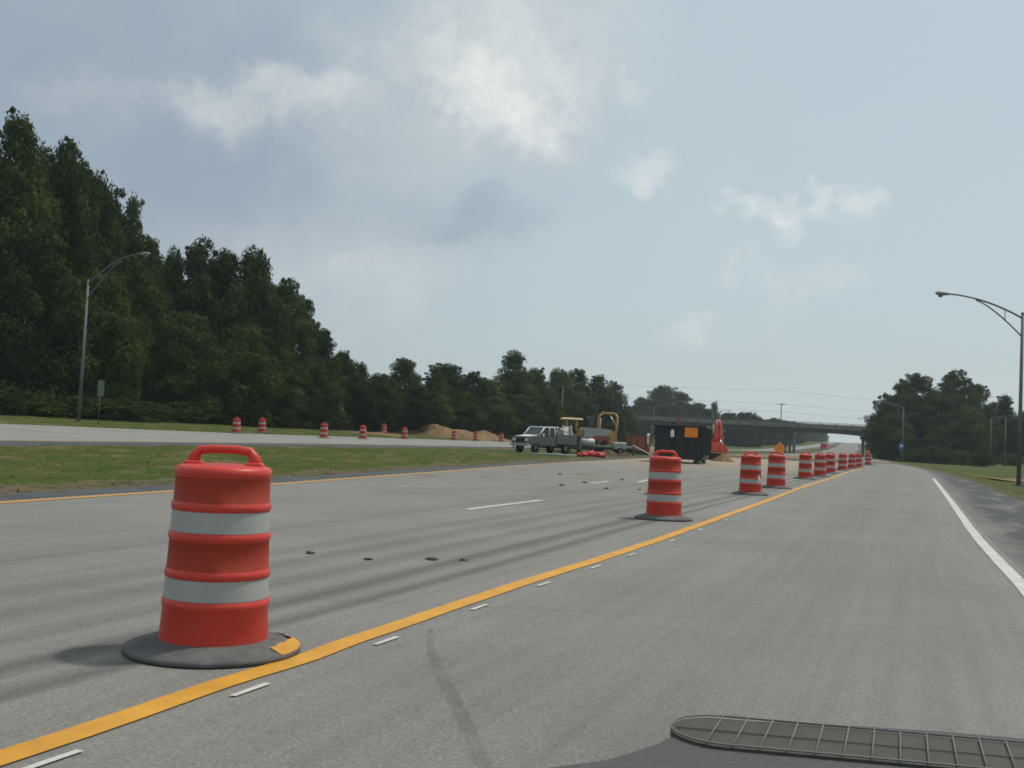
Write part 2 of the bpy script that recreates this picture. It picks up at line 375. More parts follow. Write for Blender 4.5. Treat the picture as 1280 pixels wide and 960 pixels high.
# ------------------------------------------------------------------ ground, roads
def pl(pts):
    ys = np.array([p[0] for p in pts], float); vs = np.array([p[1] for p in pts], float)
    def f(y):
        if y < ys[0]: return vs[0] + (y - ys[0]) * (vs[1] - vs[0]) / (ys[1] - ys[0])
        if y > ys[-1]: return vs[-1] + (y - ys[-1]) * (vs[-1] - vs[-2]) / (ys[-1] - ys[-2])
        return float(np.interp(y, ys, vs))
    return f
def smooth(pts, k=9):
    g = pl(pts)
    def f(y):
        w = max(1.5, abs(y) * .10); return sum(g(y + w * t) for t in (-1, -.5, 0, .5, 1)) / 5
    return f
xW = smooth([(4, 2.6), (9.7, 4.8), (11.9, 5.6), (15.6, 7.0), (25.8, 11.0), (52.5, 21.4), (78, 31), (101, 38), (150, 52.7), (200, 67), (270, 88), (400, 134), (720, 240), (1000, 333)])
xS = smooth([(3, 4.6), (10, 7.3), (28.4, 14.1), (38, 17.7), (51, 22.5), (66, 27.8), (85, 34.2), (108, 41.2), (150, 54), (200, 68.4), (270, 89.4), (400, 135.6), (720, 242), (1000, 335)])
xL = smooth([(2, -9.0), (13, -6.3), (19.5, -4.4), (23.4, -3.5), (30.3, -1.7), (37.8, .1), (47.1, 2.6), (60, 6.4), (80, 12.6), (110, 21.5), (150, 36), (200, 54), (270, 78), (400, 125), (720, 231), (1000, 324)])
def wav(y): return .10 * math.sin(y * 1.9) + .07 * math.sin(y * 4.3 + 1)
def xLg(y): return xL(y) + wav(y) - (1.05 if y < 90 else max(.4, 1.05 - (y - 90) * .02))
xN = smooth([(0, -19.2), (28, -13.6), (35.3, -12), (55, -7.4), (77, .2), (110, 10), (150, 23), (200, 41), (270, 70), (400, 121), (720, 229), (1000, 321)])
xF = smooth([(0, -37.3), (66, -17.5), (110, -4.3), (150, 9), (200, 26), (270, 57), (400, 112), (720, 222), (1000, 314)])
zF = pl([(0, .6), (45, .55), (66, .39), (110, .29), (200, .0), (300, 0)])
zN = pl([(0, .22), (28, .2), (80, .1), (110, .02), (200, 0), (300, 0)])
def rise(y):
    if y < 270: return 0.
    if y < 720: return .0145 * (y - 270) * min(1, (y - 270) / 80) 
    return .0145 * 450 - .004 * (y - 720)
Ys = list(np.arange(-30, 70, 1.0)) + list(np.arange(70, 200, 4.0)) + list(np.geomspace(200, 1500, 50))
rng = np.random.default_rng(3)
def bumpy(x, y): return .05 * math.sin(x * .9 + y * .31) * math.sin(y * .7 - x * .2) + .035 * math.sin(x * 2.3 + 1.7 * y)
def feats(y):
    """cross-section at distance y: (x, z) nodes from far left to far right with the strip name between nodes"""
    r = rise(y); F, Nn, Lg, L, Wt, Sh = xF(y), xN(y), xLg(y), xL(y) - .22, xW(y) + .16, xS(y)
    sw = -.02 if y < 45 else -.02 - .13 * min(1, (y - 45) / 20)
    N2 = Nn - 2.1
    q = [(-900 + .3 * y, 3 + r), (F - 60, 1.6 + zF(y) + r), (F - 20, .75 + zF(y) + r), (F - 4, .22 + zF(y) + r), (F - .4, .02 + zF(y) + r), (F, zF(y) + r),
         (N2, zN(y) + .04 + r), (Nn, zN(y) + r)]
    for t in (.08, .25, .42, .58, .75, .92):
        x = Nn + (Lg - Nn) * t; z = zN(y) * (1 - t) + (sw * 4 * t * (1 - t)) + (.035 + bumpy(x, y)) * (1 if .05 < t < .95 else .3)
        q.append((x, z + r))
    q += [(Lg, r), (L, r), (Wt, r), (Sh, -.02 + r), (Sh + .5, .0 + r), (Sh + 3, -.22 + r + .5 * bumpy(Sh, y)), (Sh + 8, -.18 + r + bumpy(Sh + 8, y)), (Sh + 16, -.1 + r + bumpy(Sh + 16, y)),
          (Sh + 40, .25 + r), (Sh + 90, 1 + r), (900 + .3 * y, 4 + r)]
    return q
def ground_z(x, y):
    q = feats(y); return float(np.interp(x, [a for a, b in q], [b for a, b in q]))
rows = [feats(y) for y in Ys]
def strip(name, i0, i1, m, uvs=False, sub=1):
    V, Fs, UV = [], [], []
    cols = []
    for k_ in range(i0, i1):
        for t in range(sub): cols.append((k_, t / sub))
    cols.append((i1 - 1, 1.0))
    nc = len(cols); s_acc = 0; prev = None
    for q, y in zip(rows, Ys):
        if prev is not None: s_acc += math.hypot(y - prev[1], xW(y) - prev[0])
        prev = (xW(y), y)
        for k_, t in cols:
            a, b = q[k_], q[k_ + 1]; x = a[0] + (b[0] - a[0]) * t
            V.append((x, y, a[1] + (b[1] - a[1]) * t)); UV.append(((xW(y) - x) * .935, s_acc))
    for r_ in range(len(Ys) - 1):
        for c_ in range(nc - 1): Fs.append((r_ * nc + c_, r_ * nc + c_ + 1, (r_ + 1) * nc + c_ + 1, (r_ + 1) * nc + c_))
    me = bpy.data.meshes.new(name); me.from_pydata(V, [], Fs); me.materials.append(m)
    ul = me.uv_layers.new(name='UVMap')
    vi = np.empty(len(me.loops), int); me.loops.foreach_get('vertex_index', vi)
    ul.data.foreach_set('uv', np.array(UV)[vi].ravel())
    me.polygons.foreach_set('use_smooth', [True] * len(me.polygons))
    o = bpy.data.objects.new(name, me); C.objects.link(o); o['kind'] = 'structure'; return o
strip('far_verge_ground', 0, 5, M['grass'])
strip('far_carriageway', 5, 6, M['opp'], sub=4)
strip('far_shoulder', 6, 7, M['asph'])
def edge_soil():
    m = bpy.data.materials.new('edge_soil'); m.use_nodes = True; n = NT(m); n.p.inputs['Roughness'].default_value = .95; n.p.inputs['Specular IOR Level'].default_value = .1
    a = n.noise(2.2, 7, .75); b = n.noise(25, 4, .75)
    c = n.mix(n.ramp(a, .40, .56), (.060, .080, .018), (.17, .13, .085)); c = n.mix(n.math('MULTIPLY', n.ramp(b, .45, .7), .6), c, (.06, .055, .045))
    n.link(c, n.p.inputs['Base Color']); n.bump(b, .8, .05); return m
M['soil'] = edge_soil()
strip('median_ground', 8, 13, M['grass'])
strip('median_edge_soil', 7, 8, M['soil']); strip('median_edge_soil', 13, 14, M['soil']); strip('verge_edge_soil', 17, 18, M['soil'])
strip('median_shoulder', 14, 15, M['asph'])
strip('road', 15, 16, M['road'], sub=6)
strip('right_shoulder', 16, 17, M['shoulder'], sub=2)
strip('right_verge_ground', 18, 24, M['grass'])

def ribbon(mb, fx, y0, y1, w, z=.006, step=.6):
    n = max(2, int((y1 - y0) / step)); yy = [y0 + (y1 - y0) * i / n for i in range(n + 1)] if y1 - y0 < 80 else list(np.geomspace(max(y0, 3), y1, 90))
    V = []
    for y in yy:
        x = fx(y); dx = (fx(y + .2) - fx(y - .2)) / .4; l = math.hypot(1, dx); jx = .003 * math.sin(y * 2.1) + .003 * math.sin(y * 5.3)
        V += [(x - w / 2 / l + jx, y + w / 2 * dx / l, ground_z(x, y) + z), (x + w / 2 / l + jx, y - w / 2 * dx / l, ground_z(x, y) + z)]
    mb.add(V, [(2 * i, 2 * i + 1, 2 * i + 3, 2 * i + 2) for i in range(len(yy) - 1)]); return mb
xY = smooth([(-5, -5.0), (3.5, -1.645), (4.5, -1.225), (5.35, -.905), (6.9, -.345), (8, .074), (10.8, 1.238), (15.2, 2.9), (22.4, 5.6), (31, 8.75), (42.2, 13.1), (58, 19.0), (72, 24.6), (84, 29.0)])
def yl(y):   # the line was painted against the first drum's base and wavers there
    return xY(y) + .022 * math.exp(-((y - 5.2) / .3) ** 2) - .012 * math.exp(-((y - 4.6) / .3) ** 2)
for nm, mb, m in (('yellow_lane_line', ribbon(MB(), yl, 2.2, 72, .135, .006, .2), 'yellow_line'),
                  ('white_edge_line', ribbon(MB(), xW, 3, 51, .135, .006), 'white_line'),
                  ('yellow_edge_line', ribbon(MB(), xL, -5, 52, .14, .006), 'yellow_line'),
                  ('far_yellow_line', ribbon(MB(), lambda y: xN(y) - 2.3, 10, 110, .16, .012), 'yellow_line')):
    o = mb.build(nm, M[m]); o['kind'] = 'structure'
mb = MB()
for a, b in (((-.6, 15.6), (.62, 18.7)), ((2.15, 26.7), (2.75, 28.6)), ((3.6, 28.8), (4.6, 32.5))):
    ribbon(mb, lambda y, a=a, b=b: a[0] + (b[0] - a[0]) * (y - a[1]) / (b[1] - a[1]), a[1], b[1], .12)
mb.build('white_lane_dashes', M['white_line'])['kind'] = 'structure'
mb = MB()
for y in (3.5, 4.54, 5.71, 6.95, 8.17, 9.41, 10.54, 12.27, 14, 16):
    ribbon(mb, lambda t: xY(t) + .17, y - .12, y + .12, .032, .007, .1)
mb.build('white_tick_marks', M['white_line'])['kind'] = 'structure'
def reflection_streak():  # dark streak painted for the dashboard edge's reflection in the windscreen
    m = bpy.data.materials.new('reflection_streak_paint'); m.use_nodes = True; n = NT(m); n.p.inputs['Base Color'].default_value = (.05, .05, .048, 1); n.p.inputs['Roughness'].default_value = .8
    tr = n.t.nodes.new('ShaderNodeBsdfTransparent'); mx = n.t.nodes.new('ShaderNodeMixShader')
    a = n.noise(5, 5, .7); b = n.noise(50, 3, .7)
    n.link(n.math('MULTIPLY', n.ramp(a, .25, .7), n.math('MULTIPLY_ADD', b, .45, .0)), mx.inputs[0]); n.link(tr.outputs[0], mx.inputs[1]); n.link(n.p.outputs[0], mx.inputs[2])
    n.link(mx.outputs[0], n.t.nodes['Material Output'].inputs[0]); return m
M['reflection_streak'] = reflection_streak()
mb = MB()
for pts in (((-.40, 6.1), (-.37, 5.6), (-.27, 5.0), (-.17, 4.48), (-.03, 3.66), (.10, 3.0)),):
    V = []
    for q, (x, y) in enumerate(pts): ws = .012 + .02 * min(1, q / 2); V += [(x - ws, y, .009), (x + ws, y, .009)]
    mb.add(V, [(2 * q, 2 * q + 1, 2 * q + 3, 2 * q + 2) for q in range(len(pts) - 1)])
mb.build('dash_edge_reflection', M['reflection_streak'])['kind'] = 'structure'
# dark strip and a tan dirt strip crossing the closed lanes
def cross(name, y0, y1, x0, x1, m, z=.02, sl=-.05):
    mb = MB(); nx = 40; V = []
    for i in range(nx + 1):
        x = x0 + (x1 - x0) * i / nx
        for y, s_ in ((y0, 1), (y1, -1)):
            yy = y + sl * (x - x0) + .35 * math.sin(i * 1.3 + s_) + .25 * math.sin(i * 2.9 * s_); V.append((x, yy, ground_z(x, yy) + z))
    mb.add(V, [(2 * i, 2 * i + 2, 2 * i + 3, 2 * i + 1) for i in range(nx)]); o = mb.build(name, m); o['kind'] = 'structure'; return o
cross('dark_strip', 96, 108, 20, 34, M['asph'])
cross('dirt_track', 110, 150, 12, 42, M['dirt'], .03)
cross('verge_dirt_patch', 60, 68, 29.3, 42, M['dirt'], .05, .12)

# ------------------------------------------------------------------ trees
def leaves(seed, clumps, size, dens, up=.25):
    g = np.random.default_rng(seed); Vs = []
    for (c, r) in clumps:
        r = np.array(r); n = max(40, int(dens * (r[0] * r[1] + r[1] * r[2] + r[0] * r[2]) / 3))
        d = g.normal(size=(n, 3)); d /= np.linalg.norm(d, axis=1)[:, None]
        rad = (.35 + .65 * g.random(n) ** .45) * (1 + .10 * g.normal(size=n))
        p = np.array(c) + d * r * rad[:, None]
        nn = d * 1.0 + g.normal(size=(n, 3)) * .5; nn[:, 2] += up; nn /= np.linalg.norm(nn, axis=1)[:, None]
        t = np.cross(nn, g.normal(size=(n, 3))); t /= np.linalg.norm(t, axis=1)[:, None]; b = np.cross(nn, t)
        s = size * (.6 + .8 * g.random(n))[:, None]
        Vs.append(np.stack([p - t * s, p + b * s * .5 + nn * s * .12, p + t * s, p - b * s * .5 + nn * s * .12], 1))
    return np.concatenate(Vs).reshape(-1, 3)
def leaf_mesh(name, V, m):
    n = len(V) // 4; me = bpy.data.meshes.new(name)
    me.vertices.add(4 * n); me.vertices.foreach_set('co', V.astype(np.float32).ravel())
    me.loops.add(4 * n); me.loops.foreach_set('vertex_index', np.arange(4 * n, dtype=np.int32))
    me.polygons.add(n); me.polygons.foreach_set('loop_start', np.arange(0, 4 * n, 4, dtype=np.int32)); me.polygons.foreach_set('loop_total', np.full(n, 4, dtype=np.int32))
    me.materials.append(m); me.update(calc_edges=True); me.validate(); return me
def crown_clumps(seed, h, w, base, n, top=.75, cs=(.14, .225), flat=.8, jag=.1):
    """clumps spread over an egg-shaped crown of height h and width w, from base*h up"""
    g = random.Random(seed); out = []; z0 = base * h; H = h - z0
    for i in range(n):
        t = (i + .5) / n; t = t ** .85; a = i * 2.399 + g.uniform(-.5, .5)
        prof = (math.sin(math.pi * min(1, .12 + t * .88)) ** top if t > .45 else .62 + .38 * (t / .45)) * (w / 2)
        rr = prof * (g.uniform(.45, .85)) ; rad = g.uniform(*cs) * w * (1.0 if t < .7 else .75)
        out.append(((rr * math.cos(a) + g.gauss(0, jag) * w * .3, rr * math.sin(a) + g.gauss(0, jag) * w * .3, z0 + H * (t * .90) + g.gauss(0, .02) * h),
                    (rad, rad, rad * flat)))
    out.append(((0, 0, z0 + H * .45), (w * .22, w * .22, H * .38)))
    return out
def twigs(seed, clumps, n, reach):
    g = random.Random(seed); out = []
    for i in range(n):
        c, r = g.choice(clumps[:-1]); a = g.uniform(0, 6.28); e = g.uniform(-.1, 1.1)
        d = (math.cos(a) * math.cos(e), math.sin(a) * math.cos(e), math.sin(e)); k_ = g.uniform(.95, 1.0 + reach); q = g.uniform(.18, .4)
        out.append((tuple(c[j] + d[j] * r[j] * k_ for j in range(3)), (r[0] * q, r[0] * q, r[0] * q * .7)))
    return out
def trunk_mb(seed, h, r, clumps, limbs=9):
    g = random.Random(seed); mb = MB(); pts = [(0, 0, -.4)]; x = y = 0
    for i in range(1, 7):
        x += g.gauss(0, .012) * h; y += g.gauss(0, .012) * h; pts.append((x, y, h * .82 * i / 6))
    mb.tube(pts, [r * (1.15 - i * .155) for i in range(7)], 8)
    for i in range(limbs):
        c, rr = g.choice(clumps); t = min(.75, max(.15, c[2] / h - .15)); k_ = int(t / .82 * 6); p = Vector(pts[max(1, min(5, k_))]); q = Vector(c)
        mb.tube([p, p.lerp(q, .5) + Vector((0, 0, .03 * h)), q], [r * .42, r * .25, r * .07], 5)
    return mb
PROTO = {}
def proto(kind, seed, h, w, base, n, m, size, dens, tw=20, reach=.5, **kw):
    cl = crown_clumps(seed, h, w, base, n, **kw); cl2 = cl + twigs(seed + 5, cl, tw, reach)
    me = leaf_mesh(kind + '_crown', leaves(seed, cl2, size, dens), M[m])
    tm = trunk_mb(seed, h, .018 * h + .05, cl); V = tm
    root = (kind, h, w, me, V); PROTO.setdefault(kind, []).append([h, w, me, tm, None])
for s_ in (1, 2, 3):
    proto('broad', 10 + s_, 14, 11, .04, 46, 'leaf', .17, 250, 40, .55)
    proto('dark', 20 + s_, 14, 9, .03, 44, 'leaf_dark', .17, 250, 40, .5)
for s_ in (1, 2):
    proto('tall', 30 + s_, 16, 7.5, .03, 50, 'leaf', .155, 300, 40, .5, top=1.0, cs=(.15, .23))
    proto('column', 40 + s_, 12, 4.2, .04, 30, 'leaf', .13, 400, 24, .5, top=1.15, cs=(.2, .3), flat=1.1)
    proto('ragged', 50 + s_, 14, 11, .05, 44, 'leaf_dark', .17, 240, 110, .38, cs=(.11, .20), flat=.55, jag=.18)
    proto('bush', 60 + s_, 4, 5, .0, 20, 'leaf_pale', .13, 330, 16, .5)
    proto('scrub', 80 + s_, 4, 5, .0, 20, 'leaf_dark', .13, 300, 16, .5)
    proto('pale', 70 + s_, 12, 8, .02, 36, 'leaf_pale', .15, 280, 24, .4)
cnt = {}
def tree(kind, px, Y, top, wpx, label, group=None, name='tree', var=None, dx=0):
    k_ = cnt.get(kind, 0); cnt[kind] = k_ + 1
    P = PROTO[kind][(k_ if var is None else var) % len(PROTO[kind])]
    x = X(px, Y) + dx; zb = ground_z(x, Y); h = Z(px, top, Y) - zb; w = wpx * Y / FPX
    if P[4] is None:
        r = empty(name, (0, 0, 0)); P[3].build('trunk', M['bark'], r)
        c = bpy.data.objects.new('crown', P[2]); C.objects.link(c); c.parent = r; P[4] = r
    else: r = copy_tree(P[4]); r.name = name
    r.location = (x, Y, zb); r.scale = (w / P[1], w / P[1], h / (P[0] * 1.0)); r.rotation_euler = (0, 0, (k_ * 2.1) % 6.28)
    for k2 in ('label', 'category', 'group'):
        if k2 in r: del r[k2]
    return tag(r, label, 'bush' if name == 'bush' else 'tree', group)
# left wood along the far carriageway: (kind, bearing, distance, top, width in the same units)
g1 = 'trees in the wood beyond the far carriageway'
LT = [
 ('tall', 2, 62, 116, 125, 'tallest dark tree at the left edge of the wood'),
 ('tall', -50, 60, 150, 130, None), ('dark', -120, 58, 150, 170, None),
 ('tall', 64, 68, 150, 95, 'tall dark tree with a twin pointed top beside the left tree edge'),
 ('column', 86, 67, 172, 52, 'narrow pointed treetop just behind the left lamp post'),
 ('broad', 110, 70, 214, 110, 'broad dark tree directly behind the left lamp post'),
 ('column', 151, 74, 231, 46, 'slim column tree whose tip stands clear above the lamp post arm'),
 ('dark', 165, 73, 272, 90, 'dark tree sloping down behind the left lamp head'),
 ('tall', 38, 70, 164, 90, None), ('tall', 104, 72, 196, 80, None), ('tall', 132, 74, 236, 70, None), ('tall', 178, 76, 284, 64, None), ('broad', 210, 80, 306, 60, None), ('broad', 22, 66, 188, 110, None), ('broad', 98, 70, 226, 90, None), ('dark', 128, 72, 258, 80, None), ('broad', 196, 78, 318, 60, None), ('broad', 258, 84, 312, 80, None), ('dark', 335, 92, 346, 70, None), ('dark', -20, 64, 180, 120, None),
 ('dark', 40, 60, 265, 130, None), ('broad', 120, 64, 330, 120, None), ('pale', 175, 70, 335, 90, 'yellowish green tree under the left lamp head'),
 ('tall', 238, 80, 284, 86, 'rounded tall treetop right of the left lamp head'),
 ('dark', 275, 82, 300, 90, 'dark tree with a knobbly top above the two leftmost far drums'),
 ('broad', 312, 86, 306, 100, 'broad tree between the lamp head and the drop of the skyline'),
 ('ragged', 350, 90, 336, 90, 'ragged tree with loose twigs at the high end of the skyline'),
 ('ragged', 378, 95, 362, 60, 'ragged edge tree where the tall wood drops off'),
 ('tall', 402, 96, 404, 56, 'shorter leafy tree stepping down at the end of the tall wood'),
 ('broad', 425, 100, 434, 60, 'low bushy tree just past the drop of the tall wood'),
 ('dark', 230, 76, 380, 100, None), ('broad', 300, 80, 400, 110, None), ('pale', 345, 84, 430, 90, None), ('dark', 390, 90, 450, 80, None),
 ('column', 452, 104, 448, 34, 'thin young tree at the lowest notch of the skyline'),
 ('broad', 475, 110, 466, 60, None),
 ('dark', 505, 128, 443, 70, 'dark dome shaped tree right of the skyline notch'),
 ('column', 545, 126, 452, 40, 'slim tree among the low trees behind the dirt mound'),
 ('dark', 560, 134, 448, 76, 'dark tree rising behind the left end of the dirt mound'),
 ('ragged', 592, 138, 460, 70, 'ragged tree behind the crest of the dirt mound'),
 ('broad', 520, 118, 478, 70, None), ('broad', 575, 128, 486, 70, None), ('pale', 548, 120, 492, 50, None), ('pale', 620, 136, 492, 60, None),
 ('tall', 641, 152, 433, 66, 'highest tree in the middle wood with a pointed crown'),
 ('dark', 668, 158, 456, 60, 'dark tree right of the pointed middle tree'),
 ('broad', 700, 172, 460, 66, 'tree directly behind the middle lamp post'),
 ('ragged', 722, 178, 456, 50, 'spiky topped tree under the middle lamp arm'),
 ('tall', 748, 190, 464, 56, 'tree right of the middle lamp head'),
 ('ragged', 768, 205, 472, 44, 'last ragged tree at the right end of the middle wood'),
 ('dark', 610, 142, 470, 70, None), ('dark', 650, 148, 490, 70, None), ('pale', 690, 160, 496, 60, None), ('broad', 728, 172, 496, 60, None), ('dark', 762, 190, 498, 50, None), ('pale', 785, 215, 508, 40, None),
 # beyond the bridge
 ('dark', 803, 330, 494, 44, 'small dark tree left of the domed trees beyond the bridge'),
 ('broad', 828, 335, 479, 62, 'domed tree rising above the left part of the bridge'),
 ('tall', 852, 340, 486, 56, 'tree right of the domed tree beyond the bridge'),
 ('dark', 875, 345, 500, 40, 'low tree beyond the bridge above the black container'),
 ('column', 894, 350, 499, 20, 'little lone treetop above the bridge beside the orange boom'),
]
for kd, px, Y, tp, wp, lb in LT:
    if px < 460: Y = Y * (1.16 if px < 200 else 1.10)
    tree(kd, px, Y, tp, wp, lb or 'dark leafy tree filling the lower face of the wood beyond the far carriageway', g1 if Y < 300 else 'trees beyond the bridge')
rb = random.Random(8)
for i in range(22):
    px = -40 + i * 38 + rb.uniform(-10, 10); Y = 49.5 / (.3 - (px - 640) / FPX) * rb.uniform(.97, 1.03)
    if 500 < px < 650: continue
    tree('scrub', px, Y, hor(px) - rb.uniform(14, 30) * 75 / Y, rb.uniform(75, 110) * 75 / Y,
         'dark undergrowth bush at the foot of the wood beyond the far carriageway', 'bushes at the foot of the far wood', 'bush')
g2 = 'trees right of the road'
RT = [
 ('ragged', 1106, 186, 500, 56, 'leafy tree at the left end of the right hand cluster beside the bridge'),
 ('ragged', 1128, 180, 468, 70, 'ragged tree above the lamp post on the right'),
 ('ragged', 1150, 186, 462, 70, 'tall ragged tree in the middle of the right hand cluster'),
 ('ragged', 1194, 182, 456, 76, 'highest tree of the right hand cluster with open feathery branches'),
 ('ragged', 1222, 188, 474, 66, 'tree with drooping branch tips on the right slope of the cluster'),
 ('dark', 1170, 176, 488, 90, 'dark dense tree filling the centre of the right hand cluster'),
 ('dark', 1120, 172, 512, 60, 'dark low tree directly behind the right hand lamp post and blue sign'),
 ('pale', 1214, 166, 506, 62, 'rounded lighter green tree in front of the right hand cluster'),
 ('column', 1258, 190, 490, 40, 'spiky little tree between the twin lamp posts and the big lamp post'),
 ('dark', 1250, 196, 506, 60, 'dark tree behind the twin lamp posts'),
 ('dark', 1290, 190, 508, 60, 'dark tree behind the big lamp post at the right edge'),
 ('dark', 1340, 180, 500, 90, None),
 ('broad', 1180, 168, 532, 50, 'small bushy tree at the foot of the right hand cluster'),
]
for kd, px, Y, tp, wp, lb in RT:
    if lb: tree(kd, px, Y, tp, wp, lb, g2)
for i, (px, Y, tp, wp) in enumerate([(1150, 160, 562, 26), (1166, 158, 556, 34), (1186, 156, 558, 34), (1206, 150, 562, 30), (1232, 140, 560, 36), (1268, 165, 566, 30)]):
    tree('bush', px, Y, tp, wp, 'low weedy bush along the grass at the foot of the right hand trees', 'bushes at the foot of the right trees', 'bush')
# far-off wood under and beyond the bridge: one mass
g = random.Random(5); acc = []
for i in range(190):
    Y = 320 + 480 * g.random() ** 1.3; e = min(X(g.uniform(780, 1046), Y), xF(Y) - 7)
    if i > 120: Y = 520 + 330 * g.random(); e = xF(Y) - g.uniform(5, 30)
    P = PROTO[g.choice(['dark', 'broad'])][0]; n = len(P[2].vertices); V = np.empty(n * 3, np.float32); P[2].vertices.foreach_get('co', V); V = V.reshape(-1, 4, 3)[::9]
    ctr = V.mean(1, keepdims=True); V = ctr + (V - ctr) * 3.0
    s_ = g.uniform(.6, .85) * (min(1, 480 / Y) if i <= 120 else .95); a = g.uniform(0, 6.28); Rm = np.array([[math.cos(a), -math.sin(a), 0], [math.sin(a), math.cos(a), 0], [0, 0, 1]])
    acc.append((V.reshape(-1, 3) @ Rm.T) * (s_, s_, s_) + (e, Y, ground_z(e, Y) - .3))
o = bpy.data.objects.new('far_wood', leaf_mesh('far_wood', np.concatenate(acc), M['leaf_dark'])); C.objects.link(o)
tag(o, 'hazy far-off wood seen under the bridge along the climbing road', 'wood', None, 'stuff')

# grass blades over median and verges
gg = np.random.default_rng(9); P_ = []
for i in range(24000):
    zone = gg.random()
    if zone < .68:
        y = 10 + 60 * gg.random() ** 1.3; x = xN(y) + (xLg(y) - xN(y)) * (.01 + .98 * gg.random())
    elif zone < .86:
        y = 22 + 110 * gg.random() ** 1.4; x = xS(y) + .25 + 14 * gg.random() ** 1.5
    else:
        y = 35 + 90 * gg.random(); x = xF(y) - .2 - 7 * gg.random()
    P_.append((x, y, ground_z(x, y) - .01))
P_ = np.array(P_); n = len(P_)
a = gg.random(n) * 6.28; hh = (.025 + .045 * gg.random(n)) * (1 + 1.2 * (gg.random(n) > .985)); wv = .012 + .018 * gg.random(n)
dx = np.stack([np.cos(a), np.sin(a), 0 * a], 1) * wv[:, None]; le = np.stack([gg.normal(size=n) * .06, gg.normal(size=n) * .06, hh * .55], 1)
V = np.stack([P_ - dx, P_ + dx, P_ + dx * .25 + le, P_ - dx * .25 + le], 1).reshape(-1, 3)
o = bpy.data.objects.new('grass', leaf_mesh('grass', V, M['blade'])); C.objects.link(o)
tag(o, 'short rough grass growing on the median and road verges', 'grass', None, 'stuff')

# ------------------------------------------------------------------ bridge
YB = 266; zt, zb_ = 7.45, 5.05
br = empty('road_bridge', (X(930, YB), YB, 0), 0, 'long concrete road bridge with dark girders crossing the highway', 'bridge')
x0, x1 = -54, 62
piers = [X(p, YB) - br.location.x for p in (726, 814, 902, 990, 1088)]
ol = []
nn = 120
for i in range(nn + 1):
    x = x0 + (x1 - x0) * i / nn; d = min(abs(x - p) for p in piers); ol.append((x, zb_ + .3 - .35 * max(0, 1 - d / 8) ** 2))
ol = [(x0, zt - 1.15), ] + ol + [(x1, zt - 1.15)]
for k_, yo in enumerate((-4.5, -1.5, 1.5, 4.5)):
    MB().prism(ol, .5, Matrix.Translation((0, yo, 0))).build('girder', M['girder'], br)
MB().box((x0 + x1) / 2, 0, zt - 1.0, x1 - x0, 11, .28).build('deck', M['concrete'], br)
for yo in (-5.35, 5.35):
    b = MB().box((x0 + x1) / 2, yo, zt - .45, x1 - x0, .3, .8)
    pa = b.build('parapet', M['concrete'], br)
    t = MB()
    for i in range(30): t.box(x0 + 2 + i * 3.9, yo, zt + .14, .14, .14, .4)
    t.tube([(x0, yo, zt + .34), (x1, yo, zt + .34)], .06, 6); t.build('railing', M['girder'], pa)
for p in piers:
    q = MB().box(p, 0, zb_ - .42, .9, 10.4, .7)
    for yo in (-4, 0, 4): q.tube([(p, yo, -2), (p, yo, zb_ - .7)], .36, 12)
    q.build('pier', M['concrete'], br)
for sx in (x0, x1):
    MB().prism([(sx - 16, -3), (sx - 3, zt - 1.2), (sx + 3, zt - 1.2), (sx + 16, -3)], 14).build('abutment_slope', M['grass'], br)

# ------------------------------------------------------------------ haze
hz = MB().box(150, 500, 19, 2300, 1900, 48).build('haze', None if False else M['dash_refl'])
hm = bpy.data.materials.new('haze_air'); hm.use_nodes = True; t = hm.node_tree; t.nodes.remove(t.nodes['Principled BSDF'])
pv = t.nodes.new('ShaderNodeVolumePrincipled'); pv.inputs['Color'].default_value = (.80, .90, .95, 1); pv.inputs['Density'].default_value = .00031; pv.inputs['Anisotropy'].default_value = .2
t.links.new(pv.outputs[0], t.nodes['Material Output'].inputs['Volume'])
hz.data.materials[0] = hm; tag(hz, 'pale summer haze filling the air over the road', 'haze', None, 'stuff')

